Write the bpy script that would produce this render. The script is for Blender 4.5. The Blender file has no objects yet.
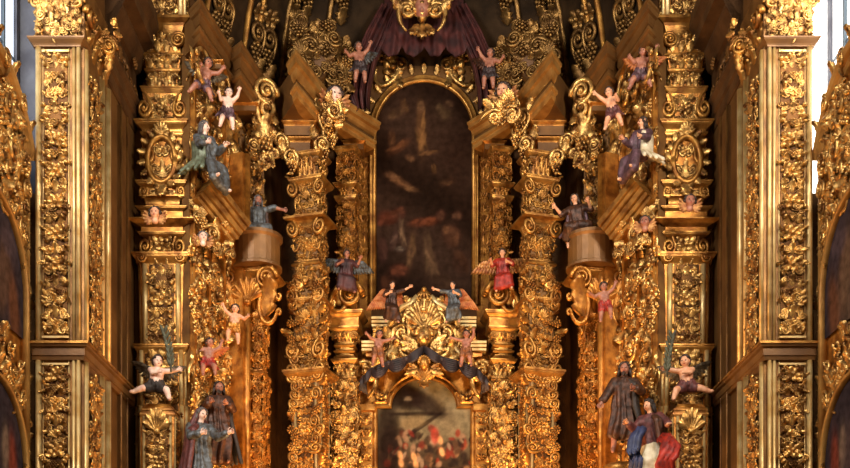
import bpy, math, random
import numpy as np
from mathutils import Vector, Matrix

F = 1075.0          # focal length in pixels of the 850 px wide frame
HZ = 680.0          # pixel row of the eye level
EYE = 1.6
def Zp(py, Y): return EYE + (HZ - py) * Y / F
def Xl(px, Y): return (px - 424.0) * Y / F
def at(px, py, Y): return np.array([Xl(px, Y), Y, Zp(py, Y)])

scene = bpy.context.scene
COL = scene.collection
ORG = {}
pi = math.pi

# ------------------------------------------------------------------ materials
def srgb(r, g, b):
    f = lambda c: (c / 255.0 / 12.92) if c / 255.0 <= 0.04045 else ((c / 255.0 + 0.055) / 1.055) ** 2.4
    return (f(r), f(g), f(b), 1.0)

def make_mat(name, col, col2=None, rough=0.5, metal=0.0, scale=6.0, bump=0.0, bscale=40.0, lo=0.35, hi=0.7, detail=4.0):
    m = bpy.data.materials.new(name); m.use_nodes = True
    nt = m.node_tree; nd = nt.nodes; lk = nt.links
    b = nd['Principled BSDF']
    b.inputs['Roughness'].default_value = rough
    b.inputs['Metallic'].default_value = metal
    tc = nd.new('ShaderNodeTexCoord')
    if col2 is not None:
        n = nd.new('ShaderNodeTexNoise'); n.inputs['Scale'].default_value = scale; n.inputs['Detail'].default_value = detail
        lk.new(tc.outputs['Object'], n.inputs['Vector'])
        r = nd.new('ShaderNodeValToRGB')
        r.color_ramp.elements[0].position = lo; r.color_ramp.elements[0].color = col2
        r.color_ramp.elements[1].position = hi; r.color_ramp.elements[1].color = col
        lk.new(n.outputs['Fac'], r.inputs['Fac']); lk.new(r.outputs['Color'], b.inputs['Base Color'])
        mr = nd.new('ShaderNodeMapRange')
        mr.inputs['To Min'].default_value = min(1, rough + 0.18); mr.inputs['To Max'].default_value = max(0.05, rough - 0.08)
        lk.new(n.outputs['Fac'], mr.inputs['Value']); lk.new(mr.outputs['Result'], b.inputs['Roughness'])
    else:
        b.inputs['Base Color'].default_value = col
    if bump:
        n2 = nd.new('ShaderNodeTexNoise'); n2.inputs['Scale'].default_value = bscale; n2.inputs['Detail'].default_value = 3
        lk.new(tc.outputs['Object'], n2.inputs['Vector'])
        bp = nd.new('ShaderNodeBump'); bp.inputs['Strength'].default_value = bump; bp.inputs['Distance'].default_value = 0.03
        lk.new(n2.outputs['Fac'], bp.inputs['Height']); lk.new(bp.outputs['Normal'], b.inputs['Normal'])
    return m

def emit_mat(name, col, strength):
    m = bpy.data.materials.new(name); m.use_nodes = True
    b = m.node_tree.nodes['Principled BSDF']
    b.inputs['Base Color'].default_value = col
    b.inputs['Emission Color'].default_value = col
    b.inputs['Emission Strength'].default_value = strength
    return m

def lin(r, g, b): return (r, g, b, 1.0)
M = {}
M['gold'] = make_mat('gilded_wood', lin(.62, .305, .065), lin(.19, .066, .011), .34, .72, 3.0, .25, 22)
M['relief'] = make_mat('gilded_relief', lin(.80, .47, .145), lin(.13, .048, .011), .28, .8, 4.5, .4, 30, .36, .62)
M['pale'] = make_mat('pale_gilding', lin(.78, .58, .27), lin(.46, .26, .075), .36, .55, 2.5, .15, 25)
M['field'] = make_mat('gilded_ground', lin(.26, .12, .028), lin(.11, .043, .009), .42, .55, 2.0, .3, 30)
M['crevice'] = make_mat('crevice_shade_ground', lin(.15, .06, .011), lin(.06, .022, .005), .45, .75, 2.0, .3, 30)  # darkened ground: crevice shade between the carved leaves put into the colour
M['orange'] = make_mat('warm_gilding', lin(.62, .26, .042), lin(.22, .07, .009), .36, .65, 4.0, .3, 26)
M['brown'] = make_mat('brown_gilded_wood', lin(.22, .098, .024), lin(.11, .044, .010), .45, .3, 1.2, .2, 18)
M['dark'] = make_mat('dark_wood_recess_shade', lin(.10, .045, .016), lin(.045, .02, .008), .55, .2, 1.5, .4, 12)
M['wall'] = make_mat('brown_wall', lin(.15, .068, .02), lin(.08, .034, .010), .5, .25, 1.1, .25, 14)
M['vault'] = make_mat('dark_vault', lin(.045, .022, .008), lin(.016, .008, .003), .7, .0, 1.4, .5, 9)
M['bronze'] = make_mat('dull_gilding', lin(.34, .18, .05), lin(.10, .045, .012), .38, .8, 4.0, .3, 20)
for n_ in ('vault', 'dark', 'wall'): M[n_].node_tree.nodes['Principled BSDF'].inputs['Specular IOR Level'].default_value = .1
M['ledge'] = make_mat('ledge_gilding', lin(.58, .31, .085), lin(.34, .15, .032), .36, .5, 2.5, .2, 25)
M['stone'] = make_mat('grey_stone', srgb(104, 106, 116), srgb(80, 80, 90), .8, 0, 2, .2, 12)
M['floor'] = make_mat('stone_floor', srgb(120, 105, 90), srgb(95, 80, 66), .5, 0, 1, .1, 6)
M['skin'] = make_mat('painted_skin', srgb(226, 170, 132), srgb(200, 135, 98), .42, 0, 6)
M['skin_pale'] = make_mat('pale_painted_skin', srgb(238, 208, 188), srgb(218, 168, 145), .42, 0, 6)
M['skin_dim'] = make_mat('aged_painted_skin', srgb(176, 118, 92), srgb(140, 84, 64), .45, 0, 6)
M['hair'] = make_mat('brown_hair', srgb(62, 38, 22), srgb(38, 22, 14), .5, 0, 8)
M['hair_grey'] = make_mat('grey_hair', srgb(110, 100, 96), srgb(60, 52, 50), .5, 0, 8)
M['eye'] = make_mat('dark_eye', srgb(25, 15, 12), None, .3)
M['lip'] = make_mat('red_lips', srgb(160, 66, 54), None, .5)
M['loin'] = make_mat('dark_cloth', srgb(54, 40, 32), srgb(34, 25, 20), .6, .1, 8)
M['ochre'] = make_mat('ochre_cloth', srgb(150, 92, 50), srgb(98, 54, 28), .5, .3, 8)
M['purple'] = make_mat('purple_cloth', srgb(112, 58, 54), srgb(70, 34, 32), .5, .2, 9, .2, 26)
M['bluegrey'] = make_mat('blue_grey_cloth', srgb(104, 110, 116), srgb(62, 52, 40), .45, .3, 9, .3, 20)
M['green'] = make_mat('grey_green_cloth', srgb(124, 134, 112), srgb(70, 68, 46), .45, .25, 7, .3, 20)
M['red'] = make_mat('red_cloth', srgb(176, 46, 26), srgb(110, 24, 14), .5, .1, 7, .2, 20)
M['white'] = make_mat('white_cloth', srgb(226, 212, 184), srgb(170, 148, 112), .55, 0, 4)
M['blue'] = make_mat('blue_cloth', srgb(58, 66, 104), srgb(34, 36, 60), .5, .05, 4)
M['umber'] = make_mat('brown_painted_robe', srgb(92, 54, 34), srgb(46, 26, 16), .45, .35, 8, .3, 20)
M['maroon'] = make_mat('maroon_drapery', srgb(92, 44, 40), srgb(48, 22, 22), .55, .1, 3, .2, 14)
M['darkcloth'] = make_mat('dark_drapery', srgb(64, 46, 44), srgb(32, 24, 26), .5, .2, 3, .2, 14)
M['violet'] = make_mat('violet_cloth', srgb(104, 72, 82), srgb(62, 40, 40), .5, .2, 8, .2, 20)
M['wing'] = make_mat('grey_feather', srgb(112, 96, 72), srgb(62, 48, 34), .5, .4, 8)
M['wing_gold'] = make_mat('gilded_feather', srgb(190, 136, 76), srgb(130, 70, 34), .42, .5, 8)
M['wing_red'] = make_mat('red_gold_feather', srgb(200, 132, 74), srgb(156, 76, 38), .5, .4, 5)
M['leafgreen'] = make_mat('green_palm', srgb(92, 90, 66), srgb(60, 54, 38), .5, .3, 8)
M['bar'] = make_mat('dark_window_bar', srgb(70, 84, 96), None, .6)

# ------------------------------------------------------------------ mesh collector
class G:
    def __init__(s): s.V = []; s.Q = []; s.T = []; s.sq = []; s.st = []; s.C = []; s.n = 0
    def add(s, V, Q=None, T=None, smooth=True):
        V = np.asarray(V, float).reshape(-1, 3)
        if Q is not None and len(Q):
            Q = np.asarray(Q, int).reshape(-1, 4); s.Q.append(Q + s.n); s.sq.append(np.full(len(Q), smooth))
        if T is not None and len(T):
            T = np.asarray(T, int).reshape(-1, 3); s.T.append(T + s.n); s.st.append(np.full(len(T), smooth))
        s.V.append(V); s.n += len(V); return s
    def arrays(s):
        V = np.concatenate(s.V)
        Q = np.concatenate(s.Q) if s.Q else np.zeros((0, 4), int)
        T = np.concatenate(s.T) if s.T else np.zeros((0, 3), int)
        return V, Q, T
    def mesh(s, name, org=(0, 0, 0)):
        V, Q, T = s.arrays()
        me = bpy.data.meshes.new(name)
        me.vertices.add(len(V)); me.vertices.foreach_set('co', (V - np.asarray(org)).astype(np.float32).ravel())
        nl = Q.size + T.size
        me.loops.add(nl); me.loops.foreach_set('vertex_index', np.concatenate([Q.ravel(), T.ravel()]).astype(np.int32))
        me.polygons.add(len(Q) + len(T))
        st = np.concatenate([np.arange(len(Q)) * 4, Q.size + np.arange(len(T)) * 3]).astype(np.int32)
        me.polygons.foreach_set('loop_start', st)
        sm = np.concatenate(s.sq + s.st) if (s.sq or s.st) else np.zeros(0, bool)
        me.polygons.foreach_set('use_smooth', sm)
        me.update(calc_edges=True)
        return me
    def build(s, name, mat, parent=None, smooth_angle=False):
        org = ORG[parent.name] if parent is not None else np.zeros(3)
        me = s.mesh(name, org); me.materials.append(mat)
        o = bpy.data.objects.new(name, me); COL.objects.link(o)
        if parent is not None: o.parent = parent
        ORG[o.name] = org
        return o
    # -- shapes
    def box(s, lo, hi):
        (a, b, c), (d, e, f) = lo, hi
        V = [(a, b, c), (d, b, c), (d, e, c), (a, e, c), (a, b, f), (d, b, f), (d, e, f), (a, e, f)]
        return s.add(V, [(3, 2, 1, 0), (4, 5, 6, 7), (0, 1, 5, 4), (1, 2, 6, 5), (2, 3, 7, 6), (3, 0, 4, 7)], smooth=False)
    def fbox(s, fr, u0, u1, v0, v1, n0, n1):
        O, U, V_, N = fr
        P = [O + U * u + V_ * v + N * n for n in (n0, n1) for (u, v) in ((u0, v0), (u1, v0), (u1, v1), (u0, v1))]
        return s.add(P, [(3, 2, 1, 0), (4, 5, 6, 7), (0, 1, 5, 4), (1, 2, 6, 5), (2, 3, 7, 6), (3, 0, 4, 7)], smooth=False)
    def rings(s, R, closed=True, cap=True, smooth=True):
        R = np.asarray(R, float); n, m, _ = R.shape
        i = np.arange(n - 1)[:, None]; j = np.arange(m if closed else m - 1)[None, :]; k = (j + 1) % m
        Q = np.stack([i * m + j, i * m + k, (i + 1) * m + k, (i + 1) * m + j], -1).reshape(-1, 4)
        V = R.reshape(-1, 3); T = []
        if cap and closed:
            V = np.concatenate([V, [R[0].mean(0)], [R[-1].mean(0)]])
            T = [((jj + 1) % m, jj, n * m) for jj in range(m)] + [((n - 1) * m + jj, (n - 1) * m + (jj + 1) % m, n * m + 1) for jj in range(m)]
        return s.add(V, Q, T, smooth)
    def loft(s, secs, c, rot=0.0, chamfer=0.0, smooth=False):
        """square-section stack: secs = [(z, hx, hy)] about the plan centre c"""
        R = []
        ca, sa = math.cos(rot), math.sin(rot)
        for z, hx, hy in secs:
            if chamfer:
                q = min(hx, hy) * chamfer
                pts = [(-hx + q, -hy), (hx - q, -hy), (hx, -hy + q), (hx, hy - q), (hx - q, hy), (-hx + q, hy), (-hx, hy - q), (-hx, -hy + q)]
            else: pts = [(-hx, -hy), (hx, -hy), (hx, hy), (-hx, hy)]
            R.append([(c[0] + x * ca - y * sa, c[1] + x * sa + y * ca, z) for x, y in pts])
        return s.rings(R, smooth=smooth)
    def prism(s, poly, z0, z1):
        return s.rings([[(x, y, z0) for x, y in poly], [(x, y, z1) for x, y in poly]], smooth=False)
    def tube(s, P, r, seg=6, up=(0, 0, 1)):
        P = np.asarray(P, float); n = len(P); r = np.broadcast_to(np.asarray(r, float), (n,))
        T = np.gradient(P, axis=0); T /= np.linalg.norm(T, axis=1)[:, None] + 1e-9
        up = np.asarray(up, float); A = np.cross(T, up)
        bad = np.linalg.norm(A, axis=1) < .15
        A[bad] = np.cross(T[bad], (0.31, 0.9, 0.2)); A /= np.linalg.norm(A, axis=1)[:, None]
        B = np.cross(T, A)
        a = np.arange(seg) * 2 * pi / seg
        R = P[:, None] + r[:, None, None] * (A[:, None] * np.cos(a)[None, :, None] + B[:, None] * np.sin(a)[None, :, None])
        return s.rings(R)
    def ball(s, c, r, nu=8, nv=5, rot=None):
        V, Q, T = sphere_arr(nu, nv)
        V = V * np.asarray(r, float)
        if rot is not None: V = V @ np.asarray(rot).T
        return s.add(V + np.asarray(c), Q, T)
    def cap(s, p0, r0, p1, r1, seg=10):
        p0 = np.asarray(p0, float); p1 = np.asarray(p1, float); d = p1 - p0; L = np.linalg.norm(d)
        if L < 1e-6: return s.ball(p0, (r0,) * 3)
        d /= L; a = np.cross(d, (0.3, 0.2, 0.9)); a /= np.linalg.norm(a); b = np.cross(d, a)
        th = np.arange(seg) * 2 * pi / seg; circ = np.cos(th)[:, None] * a + np.sin(th)[:, None] * b
        R = []
        for q in (-80, -45, -15): R.append(p0 + d * r0 * math.sin(math.radians(q)) + circ * r0 * math.cos(math.radians(q)))
        for q in (15, 45, 80): R.append(p1 + d * r1 * math.sin(math.radians(q)) + circ * r1 * math.cos(math.radians(q)))
        return s.rings(R)
    def put(s, prim, fr, x, y, sx, sy=None, sz=None, rot=0.0, n=0.0, flip=False):
        """place an ornament of the library on the frame fr=(O,U,V,N) at (x,y)"""
        V, Q, T = prim
        sy = sx if sy is None else sy; sz = sx if sz is None else sz
        ca, sa = math.cos(rot), math.sin(rot)
        a = V[:, 0] * sx; b = V[:, 1] * sy
        if flip: u = -(a * ca - b * sa)
        else: u = a * ca - b * sa
        v = a * sa + b * ca
        O, U, VV, N = fr
        W = O + np.outer(u + x, U) + np.outer(v + y, VV) + np.outer(V[:, 2] * sz + n, N)
        if flip:
            Q = Q[:, ::-1] if len(Q) else Q
            T = T[:, ::-1] if len(T) else T
        return s.add(W, Q, T)
    def sweep(s, path, prof, fr=None, closed=False, flip=False, smooth=False):
        """sweep a profile [(out, along third axis)] on a plane path [(a,b)]; out = right of the path"""
        P = np.asarray(path, float); n = len(P)
        d = np.roll(P, -1, 0) - P; d /= np.linalg.norm(d, axis=1)[:, None] + 1e-12
        nr = np.stack([d[:, 1], -d[:, 0]], 1)
        if flip: nr = -nr
        o = np.zeros_like(P)
        for i in range(n):
            if closed: a, b = nr[i - 1], nr[i]
            elif i == 0: a = b = nr[0]
            elif i == n - 1: a = b = nr[n - 2]
            else: a, b = nr[i - 1], nr[i]
            m = a + b; o[i] = m / max(0.3, 1 + float(a @ b))
        R = []
        for i in range(n):
            row = []
            for (u, w) in prof:
                q = P[i] + o[i] * u
                row.append((q[0], q[1], w) if fr is None else fr[0] + fr[1] * q[0] + fr[2] * q[1] + fr[3] * w)
            R.append(row)
        if closed: R.append(R[0])
        return s.rings(R, closed=True, cap=not closed, smooth=smooth)

_sp = {}
def sphere_arr(nu=8, nv=5):
    if (nu, nv) in _sp: return _sp[(nu, nv)]
    V = [(0, 0, -1)]
    for i in range(1, nv):
        p = -pi / 2 + pi * i / nv
        V += [(math.cos(p) * math.cos(2 * pi * j / nu), math.cos(p) * math.sin(2 * pi * j / nu), math.sin(p)) for j in range(nu)]
    V.append((0, 0, 1)); Q = []; T = []; N = len(V) - 1
    for j in range(nu): T.append((0, 1 + (j + 1) % nu, 1 + j)); T.append((N, N - nu + j, N - nu + (j + 1) % nu))
    for i in range(nv - 2):
        for j in range(nu):
            a = 1 + i * nu + j; b = 1 + i * nu + (j + 1) % nu; Q.append((a, b, b + nu, a + nu))
    _sp[(nu, nv)] = (np.array(V, float), np.array(Q), np.array(T)); return _sp[(nu, nv)]

def prim(g):
    return g.arrays()

def grid_prim(X, Y, Z):
    n, m = X.shape; g = G()
    g.rings(np.stack([X, Y, Z], -1), closed=False)
    return g.arrays()

# ------------------------------------------------------------------ ornament library (x right, y up, z outwards)
def _leaf(nt=10, ns=7, lob=.24, k=4.0, curl=.45):
    t = np.linspace(0, 1, nt)[:, None]; s_ = np.linspace(-1, 1, ns)[None, :]
    w = .36 * np.sin(pi * np.clip(t, .02, .985) ** .8) ** .7 * (1 + lob * np.cos(t * 2 * pi * k))
    w[0] = .12; X = s_ * w
    Yc = t - .25 * np.clip(t - .72, 0, 1) ** 1.2 * 2
    Zc = .10 + .22 * np.sin(pi * t * .6) + curl * np.clip(t - .45, 0, 1) ** 1.6 * 1.6 - 2.2 * np.clip(t - .84, 0, 1) ** 1.3
    Z = Zc - (.16 + .10 * np.sin(pi * t)) * s_ ** 2 - .07 * np.exp(-(s_ / .25) ** 2) + .035 * np.cos(s_ * pi * 3)
    Yv = Yc + .10 * np.abs(s_) * np.cos(t * 2 * pi * k) * .4
    return grid_prim(X, Yv + 0 * s_, Z + 0 * X)
P_leaf = _leaf(11, 7, .34, 4.0, .55)
P_petal = _leaf(5, 5, 0, 1, .3)

def _volute(turns=1.55, tail=True, r0=.5, tr=.15):
    th = np.linspace(0, turns * 2 * pi, int(15 * turns))
    r = r0 * (1 - .80 * th / th[-1])
    p = np.stack([r * np.cos(th), r * np.sin(th), .10 + .16 * th / th[-1]], 1)
    rad = tr * (1 - .45 * th / th[-1])
    if tail:
        q = []
        for k in np.linspace(0, 1, 7)[:-1]:
            a = np.array([-.25, -1.05]); b = np.array([.38, -.75]); c = np.array([.5, 0.])
            xy = (1 - k) ** 2 * a + 2 * k * (1 - k) * b + k * k * c; q.append((xy[0], xy[1], .08))
        p = np.concatenate([q, p]); rad = np.concatenate([np.linspace(.06, tr, 6), rad])
    g = G(); g.tube(p, rad, 6); g.ball((0, 0, .22), (.14, .14, .14), 6, 4)
    return g.arrays()
P_vol = _volute()
P_spiral = _volute(2.0, False, .5, .12)

def _rosette(n=6):
    g = G(); fr0 = (np.zeros(3), np.array([1., 0, 0]), np.array([0, 1., 0]), np.array([0, 0, 1.]))
    for i in range(n): g.put(P_petal, fr0, .0, 0, .62, .52, .55, 0, 0) if False else None
    for i in range(n):
        a = 2 * pi * i / n
        fr = (np.array([-math.sin(a) * .06, math.cos(a) * .06, 0]), np.array([math.cos(a), math.sin(a), 0]), np.array([-math.sin(a), math.cos(a), 0]), np.array([0, 0, 1.]))
        g.put(P_petal, fr, 0, 0, .62, .5, .6)
    g.ball((0, 0, .16), (.16, .16, .16), 7, 4)
    return g.arrays()
P_ros = _rosette()

def _shell(nf=7):
    a = np.linspace(-1.35, 1.35, nf * 4 + 1)[None, :]; r = np.linspace(.06, 1, 5)[:, None]
    fl = .5 + .5 * np.cos((a + 1.35) / 2.7 * 2 * pi * nf)
    R = r * (1 - .08 * fl * (r > .9))
    X = R * np.sin(a) * .62; Y = R * np.cos(a) * .9
    Z = .12 + .30 * r ** 1.3 - .16 * r * fl - .12 * (r > .95)
    g = G(); g.add(*grid_prim(X, Y, Z)); g.ball((0, .02, .12), (.16, .14, .16), 7, 4)
    return g.arrays()
P_shell = _shell()

def _bunch():
    g = G(); rng = random.Random(3)
    for row, n in enumerate((3, 4, 3, 2, 1)):
        for i in range(n):
            g.ball(((i - (n - 1) / 2) * .22 + rng.uniform(-.03, .03), .4 - row * .2, .12 + .05 * rng.random() + .06 * (1.5 - abs(i - (n - 1) / 2))), (.13,) * 3, 6, 4)
    return g.arrays()
P_bunch = _bunch()

def _cscroll():
    g = G(); a = np.linspace(.15 * pi, 1.85 * pi, 16)
    p = [(.5 + .0 - .55 * math.cos(0) + .55 * math.cos(t) + .05, .75 * math.sin(t), .12) for t in a]
    e1 = [(p[-1][0] + .16 - .16 * math.cos(t) * (1 - t / 9), p[-1][1] + .16 * math.sin(t) * (1 - t / 9), .14 + t * .02) for t in np.linspace(.3, 5.2, 10)]
    e0 = [(x, -y, z) for x, y, z in e1][::-1]
    P = np.array(e0 + p[::1] + e1) if False else np.array([(x, -y, z) for x, y, z in e1][::-1] + p + e1)
    g.tube(P, np.concatenate([np.linspace(.05, .1, 10), np.linspace(.1, .13, 8), np.linspace(.13, .1, 8), np.linspace(.1, .05, 10)]), 6)
    return g.arrays()
P_csc = _cscroll()
P_bead = (sphere_arr(7, 4)[0] * np.array([.5, .5, .5]), sphere_arr(7, 4)[1], sphere_arr(7, 4)[2])

def _mask():
    g = G()
    g.ball((0, .05, .2), (.30, .38, .30), 10, 7); g.ball((0, -.02, .50), (.05, .09, .07), 6, 4)
    for sx in (-1, 1):
        g.ball((.13 * sx, -.08, .38), (.1, .09, .1), 6, 4); g.ball((.11 * sx, .10, .44), (.06, .035, .05), 6, 4)
    for i in range(9):
        a = pi * (i / 8) ; g.ball((.30 * math.cos(a), .12 + .30 * math.sin(a), .24), (.1, .1, .1), 6, 4)
    fr0 = (np.zeros(3), np.array([1., 0, 0]), np.array([0, 1., 0]), np.array([0, 0, 1.]))
    for sx in (False, True):
        for k, a in enumerate((-1.15, -1.55, -1.95)):
            g.put(P_leaf, fr0, .22 if not sx else -.22, -.2, .5, .8, .45, a if not sx else a, 0, flip=sx) if not sx else g.put(P_leaf, fr0, -.22, -.2, .5, .8, .45, a, 0, flip=True)
    return g.arrays()
P_mask = _mask()

def frame(O, N, V=(0, 0, 1)):
    N = np.asarray(N, float); N = N / np.linalg.norm(N); V = np.asarray(V, float)
    V = V - N * (V @ N); V /= np.linalg.norm(V); U = np.cross(V, N)
    return (np.asarray(O, float), U, V, N)

def relief(g, fr, w, h, seed=1, d=1.0, tier=1.0, dense=1.0):
    """candelabra foliage, mirrored about the axis of the panel (fr origin: bottom centre)"""
    rng = random.Random(seed); hw = w / 2
    n = max(1, round(h / (w * .82 * tier))); th = h / n; last = -1
    for i in range(n):
        y0 = i * th; k = rng.randrange(5)
        if k == last: k = (k + 1) % 5
        last = k; yc = y0 + th * .5; s_ = min(w, th * 1.2); dz = s_ * d
        if k == 0:
            for f in (False, True):
                sg = -1 if f else 1
                g.put(P_vol, fr, sg * hw * .50, yc, hw * .62, th * .36, dz * .40, 0, 0, f)
                g.put(P_leaf, fr, sg * hw * .55, y0 + th * .02, hw * .7, th * .42, dz * .5, -.5, 0, f)
            g.put(P_leaf, fr, 0, y0 + th * .1, hw * .9, th * .85, dz * .6)
            g.put(P_bead, fr, 0, y0 + th * .96, hw * .3, hw * .3, dz * .3, 0, dz * .1)
        elif k == 1:
            for f in (False, True):
                sg = -1 if f else 1
                g.put(P_leaf, fr, sg * hw * .1, yc, hw * .9, hw * .95, dz * .6, -.85, 0, f)
                g.put(P_leaf, fr, sg * hw * .1, yc, hw * .9, hw * .95, dz * .6, -2.3, 0, f)
                g.put(P_bead, fr, sg * hw * .8, yc, hw * .28, hw * .28, dz * .25, 0, dz * .06)
            g.put(P_ros, fr, 0, yc, hw * 1.25, hw * 1.25, dz * .75, rng.random(), dz * .08)
        elif k == 2:
            for f in (False, True):
                sg = -1 if f else 1
                g.put(P_csc, fr, sg * hw * .55, yc - th * .02, hw * .55, th * .40, dz * .45, pi if False else 0, 0, f)
                g.put(P_leaf, fr, sg * hw * .45, y0 + th * .55, hw * .6, th * .45, dz * .5, -.35, 0, f)
            g.put(P_shell, fr, 0, y0 + th * .30, hw * 1.0, th * .6, dz * .6)
            g.put(P_leaf, fr, 0, y0 + th * .34, hw * .6, th * .36, dz * .5, pi)
        elif k == 3:
            g.put(P_bunch, fr, 0, yc, hw * .95, th * .5, dz * .6, 0, dz * .05)
            for f in (False, True):
                sg = -1 if f else 1
                g.put(P_leaf, fr, sg * hw * .28, y0 + th * .1, hw * .95, th * .6, dz * .6, -.55, 0, f)
                g.put(P_vol, fr, sg * hw * .66, y0 + th * .74, hw * .40, th * .2, dz * .35, .5, 0, f)
                g.put(P_leaf, fr, sg * hw * .2, y0 + th * .5, hw * .6, th * .5, dz * .5, -.95, 0, f)
        else:
            for f in (False, True):
                sg = -1 if f else 1
                g.put(P_spiral, fr, sg * hw * .48, y0 + th * .30, hw * .85, th * .5, dz * .45, 2.2, 0, f)
                g.put(P_spiral, fr, sg * hw * .42, y0 + th * .74, hw * .70, th * .4, dz * .45, -.4, 0, f)
                g.put(P_leaf, fr, sg * hw * .62, y0 + th * .5, hw * .55, th * .4, dz * .55, -.9, 0, f)
            g.put(P_leaf, fr, 0, y0 + th * .05, hw * .7, th * .55, dz * .7)
            g.put(P_ros, fr, 0, y0 + th * .72, hw * .7, hw * .7, dz * .6, 0, dz * .1)
        if dense > 1:
            for q in range(int(3 * dense)):
                x = rng.uniform(.25, .95) * hw; y = y0 + rng.random() * th; a = rng.uniform(-2.6, -.2); z = rng.uniform(0, .12) * dz
                for f in (False, True):
                    g.put(rng.choice((P_leaf, P_vol, P_leaf, P_bead)), fr, -x if f else x, y, hw * .4, hw * .5, dz * .5, a, z, f)

def scatter(g, fr, w, h, n, size, seed=1, d=.7):
    """thick irregular foliage"""
    rng = random.Random(seed)
    for i in range(n):
        p = rng.choice((P_leaf, P_leaf, P_vol, P_ros, P_bunch, P_leaf, P_spiral, P_shell))
        sz = size * rng.uniform(.6, 1.25)
        g.put(p, fr, rng.uniform(-.5, .5) * w, rng.random() * h, sz, sz, sz * d, rng.uniform(-pi, pi) if p is not P_shell else rng.uniform(-.5, .5), rng.uniform(0, .25) * sz, rng.random() < .5)

# ------------------------------------------------------------------ things
def thing(name, label, cat, loc, group=None):
    o = bpy.data.objects.new(name, None); COL.objects.link(o)
    o.location = loc; o.empty_display_size = .2; o['label'] = label; o['category'] = cat
    if group: o['group'] = group
    ORG[o.name] = np.asarray(loc, float)
    return o
def struct(o): o['kind'] = 'structure'; return o
def mirror(root, label, group=None):
    """the same thing on the other side of the altar's axis"""
    r = root.copy(); COL.objects.link(r); r['label'] = label
    if group: r['group'] = group
    r.location = (-root.location.x, root.location.y, root.location.z); r.scale = (-1, 1, 1)
    for ch in list(root.children):
        c = ch.copy(); COL.objects.link(c); c.parent = r
        for gch in list(ch.children):
            d = gch.copy(); COL.objects.link(d); d.parent = c
    return r
# ------------------------------------------------------------------ figures
def nrm(v): v = np.asarray(v, float); return v / (np.linalg.norm(v) + 1e-9)

def fuse(g, vox, smooth=3):
    """join overlapping volumes to one continuous skin"""
    me = g.mesh('fuse_tmp'); o = bpy.data.objects.new('fuse_tmp', me); COL.objects.link(o)
    m = o.modifiers.new('r', 'REMESH'); m.mode = 'VOXEL'; m.voxel_size = vox
    m2 = o.modifiers.new('s', 'SMOOTH'); m2.iterations = smooth; m2.factor = .5
    dg = bpy.context.evaluated_depsgraph_get(); ev = o.evaluated_get(dg); em = ev.to_mesh()
    n = len(em.vertices); V = np.zeros(n * 3); em.vertices.foreach_get('co', V); V = V.reshape(-1, 3)
    Q = []; T = []
    lt = np.zeros(len(em.polygons), int); em.polygons.foreach_get('loop_total', lt)
    li = np.zeros(len(em.loops), int); em.loops.foreach_get('vertex_index', li)
    ls = np.zeros(len(em.polygons), int); em.polygons.foreach_get('loop_start', ls)
    q = ls[lt == 4]; Q = np.stack([li[q + i] for i in range(4)], -1) if len(q) else np.zeros((0, 4), int)
    t = ls[lt == 3]; T = np.stack([li[t + i] for i in range(3)], -1) if len(t) else np.zeros((0, 3), int)
    ev.to_mesh_clear(); bpy.data.objects.remove(o); bpy.data.meshes.remove(me)
    return V, Q, T

DIM = dict(
    adult=dict(hr=.066, neck=.05, tor=.30, sh=.105, hip=.048, ua=.165, fa=.14, hand=.075, th=.235, sn=.235, ft=.10,
               rt=(.078, .070, .088, .04), ra=(.040, .032, .024), rl=(.064, .044, .028)),
    putto=dict(hr=.098, neck=.03, tor=.30, sh=.108, hip=.062, ua=.135, fa=.12, hand=.07, th=.185, sn=.17, ft=.085,
               rt=(.098, .094, .094, .05), ra=(.050, .043, .031), rl=(.080, .058, .038)))

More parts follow.
